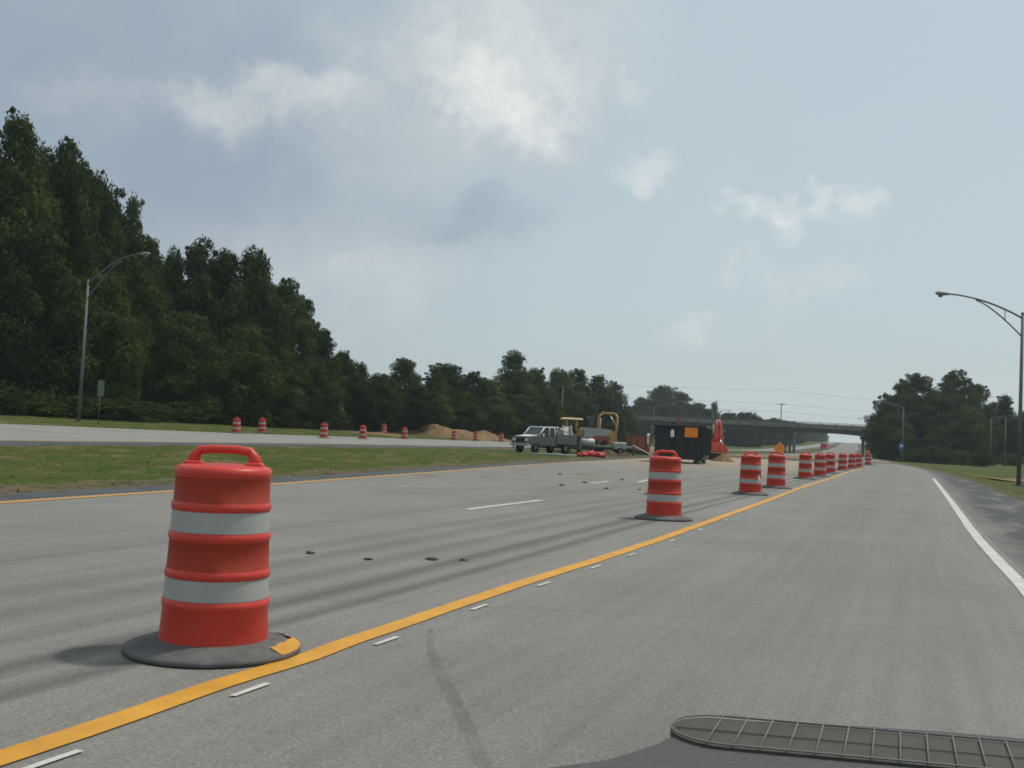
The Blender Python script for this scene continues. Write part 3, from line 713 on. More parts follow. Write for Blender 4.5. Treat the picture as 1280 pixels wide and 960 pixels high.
# ------------------------------------------------------------------ traffic drums
def drum_proto():
    r = empty('traffic_drum', (0, 0, 0))
    rad = lambda z: .268 - .034 * (z - .05) / .87
    zs = [.05, .245, .285, .39, .43, .57, .61, .71, .75, .90]
    prof = []; mis = []
    def seg(z, dr, mi): prof.append((rad(z) + dr, z)); mis.append(mi)
    # body with ribs between the bands
    for z, dr, mi in ((.05, 0, 0), (.225, -.004, 0), (.232, .003, 0), (.262, .004, 0), (.270, -.006, 0), (.372, -.006, 0), (.380, .004, 0), (.408, .003, 0), (.415, -.004, 1),
                      (.555, -.004, 0), (.562, .003, 0), (.590, .004, 0), (.598, -.006, 0), (.702, -.006, 0), (.710, .004, 0), (.738, .003, 0), (.745, -.004, 1), (.868, -.004, 0), (.880, .004, 0),
                      (.902, .006, 0), (.918, -.006, 0), (.926, -.03, 0), (.930, -.09, 0), (.930, -.232, 0)):
        seg(z, dr, mi)
    MB().lathe(prof, 40, None, mis).build('body', [M['orange'], M['orange_sheet']], r)
    for z0, z1 in ((.271, .371), (.599, .701)):
        MB().lathe([(rad(z0) - .003, z0), (rad(z1) - .003, z1)], 40).build('reflective_band', M['white_sheet'], r)
    h = MB(); h.tube([(-.155, 0, .915), (-.150, 0, .965), (-.125, 0, .998), (-.06, 0, 1.006), (.06, 0, 1.006), (.125, 0, .998), (.150, 0, .965), (.155, 0, .915)], [.036, .030, .024, .022, .022, .024, .030, .036], 10)
    h.box(-.15, 0, .93, .09, .10, .03, None, 0, .012); h.box(.15, 0, .93, .09, .10, .03, None, 0, .012)
    h.build('handle', M['orange'], r)
    b = MB(); b.lathe([(.26, .066), (.30, .064), (.36, .046), (.415, .030), (.432, .022), (.434, .006), (.425, .0)], 40); b.build('rubber_base', M['rubber'], r)
    return r
dp = drum_proto(); dp_used = [False]
def drum(x, y, rz, label, group, tilt=(0, 0)):
    if not dp_used[0]: o = dp; dp_used[0] = True
    else: o = copy_tree(dp); o.name = 'traffic_drum'
    o.location = (x, y, ground_z(x, y) + .004); o.rotation_euler = (tilt[0], tilt[1], rz)
    return tag(o, label, 'traffic drum', group)
gd = 'traffic drums along the yellow line'
dl = ['nearest and largest orange and white traffic drum in the left foreground', 'orange and white traffic drum standing alone in front of the black container',
      'traffic drum with a torn white patch on its lower white band', 'traffic drum in front of the orange diamond sign', 'fifth traffic drum from the front, right of the gap after the orange sign',
      'sixth traffic drum from the front, overlapped by the fifth', 'seventh traffic drum from the front, left of a narrow gap', 'eighth traffic drum from the front, right of the narrow gap',
      'ninth traffic drum from the front, in the tight far cluster', 'tenth traffic drum from the front, beside the farthest one', 'farthest traffic drum of the row with a small amber lamp']
dpos = [(-1.44, 5.30), (2.36, 15.62), (5.80, 24.9), (7.62, 29.6), (11.35, 39.8), (13.25, 44.3), (15.8, 51.2), (19.4, 60.5), (22.1, 67), (24.7, 73.5), (30.2, 87.5)]
drums = []
for i, (x, y) in enumerate(dpos):
    drums.append(drum(x, y, (.18, .05, .35, -.3, .2, .6, -.2, .1, .4, -.5, .3)[i] - (0 if i else .1), dl[i], gd, ((0, 0), (.0, -.008), (0, -.012), (0, .0), (0, -.01))[i] if i < 5 else (0, 0)))
# paint on the first drum's base, a torn patch on the third, a lamp on the last
pt = MB(); V = []
for i in range(9):
    a = R(-60 + 8.5 * i); ri = .355 - .02 * math.sin(i * .9) + .015 * (i % 2); V += [(ri * math.cos(a), ri * math.sin(a), .0545), (.413 * math.cos(a), .413 * math.sin(a), .0335), (.4295 * math.cos(a), .4295 * math.sin(a), .0268)]
pt.add(V, [(3 * i + e_, 3 * i + e_ + 1, 3 * i + e_ + 4, 3 * i + e_ + 3) for i in range(8) for e_ in (0, 1)], Matrix.Rotation(R(30), 4, 'Z')); pt.build('yellow_paint_smear', M['yellow_line'], drums[0])
sc = MB(); V = []
pts2 = [(.05, .50), (.10, .40), (.16, .33), (.22, .28), (.02, .285), (.04, .36)]
rad = lambda z: .268 - .034 * (z - .05) / .87
V = [(math.sin(a) * (rad(z) + .012), -math.cos(a) * (rad(z) + .012), z) for a, z in [(p[0] * 4, p[1]) for p in pts2]]
sc.add(V, [tuple(range(6))]).build('torn_white_patch', M['scuff'], drums[2])
lm = MB().tube([(0, 0, .99), (0, 0, 1.06)], .03, 8).tube([(0, -.04, 1.16), (0, .04, 1.16)], .11, 14); lm.build('amber_lamp', M['orange_sign'], drums[10])
gf = 'traffic drums along the far carriageway'
fl = ['leftmost traffic drum on the edge of the far carriageway', 'second traffic drum from the left on the far carriageway', 'far traffic drum standing alone left of the small green bush',
      'far traffic drum right of the small green bush', 'small far traffic drum half hidden on the tan dirt', 'far traffic drum left of the dirt mound', 'traffic drum in front of the middle of the dirt mound',
      'traffic drum in front of the right slope of the dirt mound', 'far traffic drum at the right end of the dirt mound, left of the grey truck']
for (px, Y), lb in zip(((299, 66), (331, 72), (408.5, 70), (457, 76), (483, 100), (509, 90), (571, 104), (598, 110), (630, 120)), fl):
    x = X(px, Y); drum(x, Y, rb.uniform(0, 3), lb, gf)

# ------------------------------------------------------------------ lamp posts
def lamp_proto(e=0.):
    r = empty('street_lamp', (0, 0, 0)); H = 8.6
    p = MB(); p.tube([(0, 0, 0), (0, 0, H)], [.11, .07], 12); p.tube([(0, 0, H), (0, 0, H + .06)], .08, 12); p.box(0, 0, .04, .4, .4, .08); p.build('pole', M['galv'], r)
    a = MB(); up = [(0, 0, H - .25)]
    top = [(.02 + 4.0 * t, 0, H - .22 + (.95 + e) * (1 - (1 - t) ** 1.9)) for t in [i / 12 for i in range(13)]]
    a.tube(top, [.05] * 8 + [.042] * 5, 8)
    low = [(.02 + 2.5 * t, 0, H - 1.15 + (1.66 + .75 * e) * (1 - (1 - t) ** 1.35)) for t in [i / 8 for i in range(9)]]
    a.tube(low, .036, 8); a.tube([(.95, 0, H + .15 + .4 * e), (.95, 0, H - .42 + .32 * e)], .022, 6); a.build('arm', M['galv'], r)
    h = MB(); h.lathe([(.0, -.42), (.05, -.40), (.10, -.25), (.15, .05), (.14, .25), (.07, .36), (.0, .37)], 14, Matrix.Translation((4.3, 0, H + .73 + e)) @ Matrix.Rotation(R(90), 4, 'Y') @ Matrix.Diagonal((.75, 1, 1, 1)))
    hd = h.build('lamp_head', M['lamp'], r)
    MB().lathe([(.0, -.13), (.09, -.10), (.13, 0)], 14, Matrix.Translation((4.42, 0, H + .65 + e))).build('lens', M['lens'], hd)
    return r
lp = lamp_proto(); lp_left = lamp_proto(.75)
gl = 'street lamps along the highway'
lamps = [(1277, 49.5, 188, 610, .96, 'large grey lamp post at the right edge reaching over the road'),
         (102, 58, -24, 522, .93, 'tall lamp post in front of the dark trees on the left'),
         (1131, 162, 176, 577, 1.0, 'lamp post in front of the right hand trees above the blue sign'),
         (704, 160, -14, 557, 1.0, 'lamp post in the middle wood behind the yellow machines'),
         (1241, 150, -8, 576, .80, 'left one of the twin lamp posts in the grass on the right'),
         (1259, 153, 4, 575, .82, 'right one of the twin lamp posts in the grass on the right'),
         (1099, 255, 174, 572, 1.0, 'lamp post poking its arm out left of the right hand trees'),
         (819, 236, -12, 553, 1.0, 'pale lamp post in front of the domed trees left of the bridge'),
         (892, 292, -6, 560, 1.1, 'lamp beyond the bridge beside the little lone treetop'),
         (930, 400, -10, 562, 1.15, 'small distant lamp with a curved arm above the middle of the bridge')]
for i, (px, Y, az, by, s_, lb) in enumerate(lamps):
    o = lp if i == 0 else lp_left if i == 1 else copy_tree(lp); o.name = 'street_lamp'; x = X(px, Y)
    o.location = (x, Y, ground_z(x, Y) - .02); o.rotation_euler = (0, 0, R(az)); o.scale = (s_,) * 3; tag(o, lb, 'lamp post', gl)

# utility pole with wires
up = empty('utility_pole', (X(978, 400), 400, ground_z(X(978, 400), 400)), 0, 'far utility pole with a short crossarm rising above the bridge', 'utility pole')
hp = Z(978, 504, 400) - up.location.z
MB().tube([(0, 0, 0), (0, 0, hp)], [.22, .16], 8).build('pole', M['wood'], up)
MB().box(0, 0, hp - .5, 3.2, .2, .2).build('crossarm', M['wood'], up)
w_ = MB()
for zo, yo, sag in ((hp - .3, 0, 1.2), (hp - 3.2, .3, 1.2), (hp + 5.0, .6, 2)):
    pts = [(-130 + 260 * i / 40, yo, zo - 2.2 * (i / 20 - 1) - sag * math.sin(math.pi * ((i / 20) % 1))) for i in range(41)]
    w_.tube(pts, .028, 5)
o = w_.build('power_lines', M['wire']); o.location = up.location; tag(o, 'thin power lines strung across the sky above the bridge', 'power line')

# ------------------------------------------------------------------ signs
x = X(977.5, 78); sg = empty('diamond_sign', (x, 78, ground_z(x, 78)), R(8), 'orange diamond road work sign behind the fourth drum', 'road sign')
MB().box(0, 0, 1.06, .70, .03, .70, (0, R(45), 0), 0, .01).build('panel', M['orange_sign'], sg)
q = MB()
for a in (-.35, .35): q.tube([(0, .02, .9), (a, -.3, 0)], .025, 6); q.tube([(0, .02, .9), (a, .35, 0)], .025, 6)
q.tube([(0, .03, .5), (0, .03, 1.6)], .03, 6); q.build('stand', M['cat'], sg)
x = X(1129.5, 158); sg = empty('blue_sign', (x, 158, ground_z(x, 158)), R(-15), 'small blue road sign beside the right hand lamp post', 'road sign')
MB().box(0, 0, 2.35, .8, .04, 1.05, None, 0, .02).build('panel', M['blue'], sg)
MB().box(0, -.03, 2.45, .35, .012, .3).build('symbol', M['white'], sg)
MB().tube([(0, .05, 0), (0, .05, 2.8)], .045, 6).build('post', M['galv'], sg)
x = X(127, 58.5); sg = empty('small_sign', (x, 58.5, ground_z(x, 58.5)), R(62), 'narrow dull green sign on a thin post right of the left lamp post', 'road sign')
MB().box(0, 0, 2.0, .45, .02, .9, None, 0, .008).build('panel', M['green_sign'], sg)
MB().tube([(0, .03, 0), (0, .03, 2.5)], .03, 6).build('post', M['galv'], sg)

# ------------------------------------------------------------------ dirt mound
def mound(name, cx, cy, rx, ry, h, seed, label):
    g = random.Random(seed); mb = MB(); nr, na = 14, 48; V = []
    ph = [g.uniform(0, 6.28) for _ in range(6)]
    z0 = ground_z(cx, cy)
    for i in range(nr + 1):
        for j in range(na):
            a = 2 * math.pi * j / na; rr = i / nr; w = 1 + .13 * math.sin(2 * a + ph[0]) + .09 * math.sin(5 * a + ph[1]) + .05 * math.sin(9 * a + ph[2])
            x = rr * rx * w * math.cos(a); y = rr * ry * w * math.sin(a)
            z = h * (1 - rr ** 1.3) * (1 + .13 * math.sin(x * 1.4 + ph[3]) + .10 * math.sin(y * 1.9 + x + ph[4])) + .05 * math.sin(x * 4 + y * 5) * (1 - rr)
            V.append((x, y, z + (ground_z(cx + x, cy + y) - z0) - .12 * rr))
    Fs = [(i * na + j, i * na + (j + 1) % na, (i + 1) * na + (j + 1) % na, (i + 1) * na + j) for i in range(nr) for j in range(na)]
    mb.add(V, Fs, None, 0, True); o = mb.build(name, M['dirt']); o.location = (cx, cy, z0); return tag(o, label, 'dirt pile')
mound('dirt_mound', X(558, 116), 117, 5.2, 2.6, 1.3, 3, 'long orange-brown dirt mound beyond the far carriageway drums')
mound('dirt_mound', X(606, 124), 126, 4.5, 2.4, .9, 6, 'lower tail of dirt right of the long mound')
mound('dirt_mound', X(474, 98), 98, 4.2, 1.4, .22, 8, 'low spread of tan dirt behind the far drums')

# ------------------------------------------------------------------ black container
Yc = 59; x = X(863, Yc)
ct = empty('roll_off_container', (x, Yc + 1.4, .0), R(-15), 'black steel roll-off container with an orange placard on its end', 'container')
w2, l2, h2 = 2.7, 4.6, 1.85
c = MB(); o_ = .22
c.prism([(-w2 / 2 + .12, o_), (w2 / 2 - .12, o_), (w2 / 2, o_ + .25), (w2 / 2, o_ + h2), (w2 / 2 - .1, o_ + h2), (w2 / 2 - .1, o_ + .3), (-w2 / 2 + .1, o_ + .3), (-w2 / 2 + .1, o_ + h2), (-w2 / 2, o_ + h2), (-w2 / 2, o_ + .25)], l2)
c.build('body', M['black'], ct)
for s_ in (-1, 1): MB().box(0, s_ * (l2 / 2 - .04), o_ + h2 / 2 + .05, w2 - .22, .07, h2 - .12).build('end_panel', M['black'], ct)
rbm = MB()
for i in range(6):
    for s_ in (-1, 1): rbm.box(s_ * (w2 / 2 + .045), -l2 / 2 + .35 + i * .78, o_ + h2 / 2 + .1, .09, .10, h2 - .35)
for s_ in (-1, 1): rbm.box(s_ * (w2 / 2 + .03), 0, o_ + h2 + .03, .14, l2 + .1, .13, None, 0, .02)
for s_ in (-.9, -.3, .3, .9): rbm.box(s_ * (w2 / 2 - .15), -l2 / 2 - .055, o_ + h2 / 2, .09, .10, h2 - .2)
rbm.box(0, -l2 / 2 - .03, o_ + h2 + .0, w2 + .1, .14, .12, None, 0, .02); rbm.box(0, -l2 / 2 - .05, o_ + .12, w2 - .2, .1, .16)
rbm.build('ribs', M['blk_trim'], ct)
MB().box(.62, -l2 / 2 - .125, 1.74, .72, .02, .54, None, 0, .008).build('orange_placard', M['orange_sign'], ct)
MB().box(-.42, -l2 / 2 - .125, 1.62, .2, .03, .34, None, 0, .01).box(-.42, -l2 / 2 - .13, 1.82, .10, .05, .1, None, 0, .01).build('white_tag', M['white'], ct)
k_ = MB()
for s_ in (-.85, .85): k_.box(s_, 0, .12, .16, l2 - .3, .16)
k_.build('skids', M['blk_trim'], ct)
whl = MB()
for s_ in (-1.05, 1.05):
    for yy in (-l2 / 2 + .35, l2 / 2 - .5): whl.tube([(s_ - .11, yy, .12), (s_ + .11, yy, .12)], .118, 14)
whl.build('rollers', M['hydro'], ct)

# ------------------------------------------------------------------ machines
def wheel(parent, x, y, z, r, w, rim='rim'):
    Mx = Matrix.Translation((x, y, z)) @ Matrix.Rotation(R(90), 4, 'X')
    t = MB(); t.lathe([(r * .55, -w / 2), (r * .88, -w / 2), (r, -w * .36), (r, w * .36), (r * .88, w / 2), (r * .55, w / 2)], 22, Mx); o = t.build('wheel', M['tyre'], parent)
    k_ = MB(); k_.lathe([(.001, -w * .40), (r * .2, -w * .42), (r * .3, -w * .33), (r * .56, -w * .44), (r * .56, w * .44), (r * .3, w * .33), (r * .2, w * .42), (.001, w * .40)], 22, Mx); k_.build('rim', M[rim], o); return o

# grey flatbed-style pickup facing left and towards us
Yt = 70; x = X(681, Yt)
tk = empty('utility_truck', (x, Yt, ground_z(x, Yt) + .02), R(222), 'grey utility truck with a white cab roof parked on the median', 'truck')
b = MB()
b.prism([(.75, .55), (2.55, .55), (2.62, .75), (2.55, 1.12), (1.45, 1.24), (.75, 1.26)], 1.85); b.box(-1.2, 0, .62, 3.6, 1.0, .22); b.box(.1, 0, .85, 1.5, 1.85, .62, None, 0, .03)
b.build('body', M['grey_paint'], tk)
cb = MB(); cb.prism([(-.62, 1.16), (1.35, 1.24), (.75, 1.78), (.55, 1.84), (-.45, 1.84), (-.62, 1.7)], 1.66); cb.build('cab', M['glass'], tk)
MB().box(.05, 0, 1.87, 1.35, 1.62, .09, None, 0, .03).build('roof', M['white'], tk)
pp = MB()
for s_ in (-.84, .84):
    pp.tube([(1.35, s_, 1.24), (.72, s_ * .97, 1.82)], .05, 6); pp.tube([(.1, s_, 1.2), (.1, s_ * .97, 1.84)], .045, 6); pp.tube([(-.6, s_, 1.2), (-.55, s_ * .97, 1.82)], .06, 6)
pp.build('pillars', M['white'], tk)
MB().prism([(1.2, 1.27), (2.45, 1.15), (2.45, 1.19), (1.2, 1.31)], 1.3).build('hood_panel', M['white'], tk)
bd = MB()
for s_ in (-.93, .93): bd.box(-1.95, s_, 1.05, 2.5, .08, .72, None, 0, .015); 
bd.box(-3.2, 0, 1.05, .08, 1.86, .72); bd.box(-.72, 0, 1.05, .08, 1.86, .72); bd.box(-1.95, 0, .74, 2.5, 1.8, .08); bd.build('bed', M['grey_paint'], tk)
MB().tube([(-.8, -.9, 1.42), (-.8, -.9, 1.9), (-.8, .9, 1.9), (-.8, .9, 1.42)], .05, 6).tube([(-.8, -.9, 1.9), (-2.3, -.9, 1.5)], .05, 6).tube([(-.8, .9, 1.9), (-2.3, .9, 1.5)], .05, 6).build('ladder_rack', M['chrome'], tk)
bp = MB().box(2.68, 0, .58, .14, 1.9, .2, None, 0, .03).build('bumper', M['chrome'], tk)
for s_ in (-.68, .68): MB().box(2.615, s_, .92, .05, .34, .18, None, 0, .015).build('headlight', M['white'], tk)
MB().box(2.61, 0, .9, .04, .9, .24).build('grille', M['tyre'], tk)
for s_ in (-1.05, 1.05): MB().box(1.05, s_, 1.3, .1, .16, .22, None, 0, .03).build('mirror', M['white'], tk)
for xx in (1.75, -1.95):
    for s_ in (-.82, .82): wheel(tk, xx, s_, .38, .40, .26)

tk.scale = (.76, .9, .93)
# lowboy trailer carrying machines
Ytr = 83; x = X(733, Ytr); zg = ground_z(x, Ytr)
DECK = .72
tr = empty('flatbed_trailer', (x, Ytr, zg), R(4), 'long pale green flatbed trailer carrying the yellow machines', 'trailer')
MB().box(0, 0, DECK - .09, 8.2, 2.4, .16, None, 0, .02).box(-4.9, 0, DECK + .0, 1.8, 1.0, .14).build('deck', M['teal'], tr)
q = MB(); q.box(0, -.7, DECK - .3, 7.8, .16, .26); q.box(0, .7, DECK - .3, 7.8, .16, .26); q.tube([(-5.6, 0, 0), (-5.6, 0, DECK)], .06, 8); q.build('frame', M['grime'], tr)
for xx in (1.6, 2.6):
    for s_ in (-.95, .95): wheel(tr, xx, s_, .30, .31, .28)
zd = zg + DECK

# road roller
x = X(719, 83); rl = empty('road_roller', (x - .1, 83, zd), R(4), 'yellow road roller with a cream sun canopy on the trailer', 'road roller')
def drumroll(p, xx, r, w):
    Mx = Matrix.Translation((xx, 0, r)) @ Matrix.Rotation(R(90), 4, 'X')
    MB().lathe([(.001, -w / 2 + .06), (r * .8, -w / 2 + .06), (r * .86, -w / 2), (r, -w / 2), (r, w / 2), (r * .86, w / 2), (r * .8, w / 2 - .06), (.001, w / 2 - .06)], 28, Mx).build('roller_drum', M['hydro'], p)
drumroll(rl, .95, .42, 1.2); drumroll(rl, -.95, .42, 1.2)
MB().box(-.75, 0, .80, .95, .92, .42, None, 0, .06).box(.0, 0, .58, 1.0, .8, .32, None, 0, .04).build('chassis', M['cat'], rl)
MB().lathe([(.001, -.5), (.25, -.5), (.30, -.4), (.30, .4), (.25, .5), (.001, .5)], 18, Matrix.Translation((.85, 0, 1.02)) @ Matrix.Rotation(R(90), 4, 'X')).box(.8, 0, .8, .8, .9, .25, None, 0, .04).build('engine_hood', M['cat'], rl)
MB().box(-.1, 0, .92, .42, .5, .12, None, 0, .03).box(-.32, 0, 1.14, .1, .5, .45, (0, R(-10), 0), 0, .03).build('seat', M['tyre'], rl)
MB().tube([(.32, 0, .75), (.22, 0, 1.12)], .03, 6).lathe([(.15, -.015), (.165, 0), (.15, .015)], 16, Matrix.Translation((.2, 0, 1.14)) @ Matrix.Rotation(R(20), 4, 'Y')).build('steering_wheel', M['tyre'], rl)
for xx, yy in ((.35, .5), (.35, -.5), (-.45, .5), (-.45, -.5)): MB().tube([(xx, yy, .7), (xx, yy, 1.92)], .05, 6).build('canopy_post', M['cat'], rl)
MB().box(-.05, 0, 1.98, 1.75, 1.3, .14, None, 0, .05, (.86, .86)).build('canopy', M['cream'], rl)

# paver hopper
x = X(746, 83); pv_ = empty('asphalt_paver', (x, 83, zd), R(4), 'grey and rusty asphalt paver hopper behind the road roller', 'paver')
MB().prism([(-.95, .45), (.85, .45), (1.2, 1.25), (-.95, 1.35)], 1.5).build('hopper', M['hydro'], pv_)
MB().box(-.05, -.0, .32, 2.3, 1.7, .42, None, 0, .03).box(.5, 0, .6, 1.4, 1.62, .25).build('frame', M['rust'], pv_)
for s_ in (-.72, .72):
    for xx in (-.7, .0, .7): wheel(pv_, xx, s_ * 1.18, .2, .2, .22, 'grime')

# yellow backhoe with raised arm
x = X(759, 86); bk = empty('backhoe', (x, 86.5, ground_z(x, 86.5)), R(0), 'yellow backhoe with its arm folded up in an arch', 'excavator')
for s_ in (-1, 1):
    t_ = MB(); t_.prism([(-1.1, .0), (1.1, .0), (1.35, .3), (1.15, .62), (-1.15, .62), (-1.35, .3)], .42, Matrix.Translation((0, s_ * .85, 0))); t_.build('track', M['tyre'], bk)
MB().box(0, 0, .80, 1.7, 1.5, .34, None, 0, .04).prism([(-.9, .95), (.6, .95), (1.0, 1.25), (.85, 1.85), (-.3, 2.05), (-.9, 1.55)], 1.35).build('body', M['cat'], bk)
MB().box(-1.15, .3, 2.1, .55, .9, 1.5, None, 0, .05).build('cab', M['glass'], bk)
MB().box(-1.15, .3, 2.9, .7, 1.0, .12, None, 0, .03).build('cab_roof', M['grey_paint'], bk)
MB().tube([(-.55, -.6, 1.4), (-.62, -.6, 2.4), (-.55, -.6, 3.05), (-.2, -.6, 3.32)], [.13, .10, .09, .09], 6).box(.2, -.6, 3.33, 1.1, .16, .17, None, 0, .03).build('boom', M['cat'], bk)
MB().tube([(.75, -.6, 3.32), (.98, -.6, 3.0), (.92, -.6, 2.1), (.88, -.6, 1.1)], [.10, .10, .10, .09], 6).build('stick', M['cat'], bk)
for a, b in (((.35, -.55, 3.15), (.85, -.55, 2.4)), ((-.45, -.55, 1.8), (-.42, -.55, 2.9))): MB().tube([a, b], .05, 6).build('cylinder', M['chrome'], bk)
MB().prism([(.55, .35), (1.15, .25), (1.3, .8), (.95, 1.1), (.7, .95)], .6, Matrix.Translation((0, -.6, 0))).build('bucket', M['hydro'], bk)

# tractor-like machine wheel next to the backhoe, small compactor
x = X(777, 82); cp = empty('plate_compactor', (x, 82, ground_z(x, 82)), R(10), 'small grey wheeled compressor right of the backhoe', 'compressor')
MB().box(0, 0, .75, 1.1, .8, .6, None, 0, .12).build('body', M['hydro'], cp); MB().tube([(.5, 0, .5), (1.2, 0, .35)], .04, 6).build('tow_bar', M['grime'], cp)
for s_ in (-.45, .45): wheel(cp, 0, s_, .3, .3, .18)

# rusty skip
x = X(801, 92); sk = empty('rusty_skip', (x, 92, ground_z(x, 92)), R(12), 'rusty orange open skip left of the black container', 'skip')
MB().prism([(-.7, .35), (.7, .35), (.95, 1.75), (.86, 1.75), (.62, .43), (-.62, .43), (-.86, 1.75), (-.95, 1.75)], 1.8).box(0, -.86, 1.05, 1.55, .07, 1.4, None, 0, 0, (1.15, 1)).build('body', M['rust'], sk)
MB().box(-.4, -.92, 1.05, .08, .06, 1.35).box(.4, -.92, 1.05, .08, .06, 1.35).box(0, -.92, 1.76, 1.95, .1, .1).build('ribs', M['grime'], sk)
MB().box(0, 0, .17, 1.5, 1.7, .33, None, 0, .02).build('base_frame', M['grime'], sk)
x = X(813, 80); ps = empty('marker_post', (x, 80, ground_z(x, 80)), 0, 'white topped marker post between the skip and the black container', 'post')
MB().tube([(0, 0, 0), (0, 0, 1.45)], .06, 8).build('post', M['rust'], ps); MB().tube([(0, 0, 1.45), (0, 0, 1.75)], .11, 8).box(0, -.02, 1.2, .12, .12, .5).build('cap', M['white'], ps)
x = X(808, 74); rp = empty('loading_ramp', (x, 74, ground_z(x, 74)), R(-14), 'grey steel loading ramp sloping down left of the black container', 'ramp')
MB().box(0, 0, .42, 1.7, .5, .06, (0, R(25), 0)).build('plate', M['hydro'], rp); MB().box(-.7, 0, .37, .08, .5, .74).build('foot', M['grime'], rp)

# orange excavator half behind the container
x = X(901, 76); ex = empty('orange_excavator', (x, 77, .0), R(-12), 'red-orange excavator with its boom raised behind the black container', 'excavator')
for s_ in (-1, 1): MB().prism([(-1.0, .0), (.75, .0), (1.0, .25), (.85, .5), (-1.1, .5), (-1.25, .25)], .38, Matrix.Translation((-.4, s_ * .7, 0))).build('track', M['tyre'], ex)
MB().box(-.5, 0, .92, 1.6, 1.4, .7, None, 0, .08).prism([(.1, .58), (.62, .5), (.7, .95), (.28, 1.4), (.1, 1.4)], 1.1).build('body', M['red_orange'], ex)
MB().tube([(-.1, -.2, 1.2), (.1, -.2, 1.9), (-.05, -.2, 2.45), (.12, -.2, 2.95)], [.24, .2, .17, .15], 6).build('boom', M['red_orange'], ex)
MB().tube([(.12, -.2, 2.98), (.3, -.2, 2.5), (.36, -.2, 1.7), (.42, -.2, 1.15)], [.15, .14, .12, .10], 6).build('stick', M['red_orange'], ex)
for a, b in (((-.18, -.35, 1.9), (-.2, -.35, 2.6)), ((.05, -.36, 2.5), (.05, -.36, 2.95)), ((.3, -.35, 1.5), (.6, -.35, 1.0))): MB().tube([a, b], .055, 6).build('cylinder', M['chrome'], ex)
MB().prism([(.3, .6), (.75, .45), (.95, .75), (.75, 1.1), (.4, 1.15)], .5, Matrix.Translation((0, -.2, 0))).build('bucket', M['red_orange'], ex)
x = X(910, 70); mound('dirt_mound', x, 71, .9, .6, .45, 12, 'small heap of tan dirt right of the orange excavator')
x = X(851, 66); fg = empty('marker_flag', (x, 66, 0), 0, 'small orange flag on a staff behind the black container', 'flag')
MB().tube([(0, 0, 0), (0, 0, 2.7)], .035, 6).build('staff', M['wood'], fg)
MB().prism([(-.13, 2.4), (.1, 2.35), (.12, 2.68), (-.12, 2.7)], .04).build('flag', M['rust'], fg)

# work zone clutter round the machines
x = X(717, 79); eb = empty('equipment_box', (x, 79, ground_z(x, 79)), R(-12), 'dark dirty equipment box between the grey truck and the yellow roller', 'equipment box')
MB().box(0, 0, .72, 1.5, 1.0, .9, None, 0, .04).build('body', M['grime'], eb); MB().box(0, 0, 1.2, 1.56, 1.06, .08, None, 0, .02).build('lid', M['blk_trim'], eb)
MB().box(0, -.52, .75, .35, .03, .25).build('label_plate', M['hydro'], eb)
for s_ in (-.6, .6): MB().box(s_, 0, .14, .14, 1.0, .28).build('skid', M['blk_trim'], eb)
x = X(712.5, 77); ch = empty('chute', (x, 77, ground_z(x, 77)), R(15), 'pale grey tilted metal chute behind the truck bed', 'chute')
MB().prism([(-.28, -.06), (.28, -.06), (.34, .2), (.29, .2), (.24, 0), (-.24, 0), (-.29, .2), (-.34, .2)], 1.5, Matrix.Translation((0, 0, 1.35)) @ Matrix.Rotation(R(55), 4, 'X')).build('trough', M['hydro'], ch)
q = MB()
for s_ in (-.3, .3): q.tube([(s_, .3, 0), (s_, .1, 1.3)], .035, 6)
q.tube([(-.3, .2, .65), (.3, .2, .65)], .03, 6); q.build('stand', M['grime'], ch)
x = X(737, 80); tk2 = empty('water_tank', (x, 80, ground_z(x, 80)), R(8), 'pale cylindrical tank on a frame in front of the paver', 'tank')
MB().lathe([(.001, -.6), (.28, -.58), (.35, -.48), (.35, .48), (.28, .58), (.001, .6)], 22, Matrix.Translation((0, 0, .82)) @ Matrix.Rotation(R(90), 4, 'Y')).build('tank', M['hydro'], tk2)
q = MB(); q.box(0, 0, .42, 1.3, .7, .1)
for a in (-.5, .5):
    for b in (-.28, .28): q.box(a, b, .2, .08, .08, .4)
q.build('frame', M['grime'], tk2)
MB().tube([(0, 0, 1.15), (0, 0, 1.26)], .12, 12).build('cap', M['grime'], tk2)
x = X(706, 66); pp_ = MB().tube([(-2.6, -.1, .09), (-1, .05, .10), (.8, -.06, .09), (2.9, .1, .09)], .085, 10).build('pipe', M['teal']); pp_.location = (x, 66, ground_z(x, 66)); pp_.rotation_euler = (0, 0, R(3))
tag(pp_, 'long pale green pipe lying on the grass in front of the trailer', 'pipe')
M['dark_dirt'] = mat('dark_dirt', (.12, .085, .05), .95, scale=3, col2=(.07, .052, .032), bump=1.0, spec=.1)
for o in (mound('dirt_mound', X(787, 74), 75, 1.0, .6, .30, 21, 'low dark dirt heap between the small compressor and the black container'), mound('dirt_mound', X(764, 78), 79, 1.1, .7, .42, 22, 'dark brown dirt heap in front of the backhoe')):
    o.data.materials[0] = M['dark_dirt']

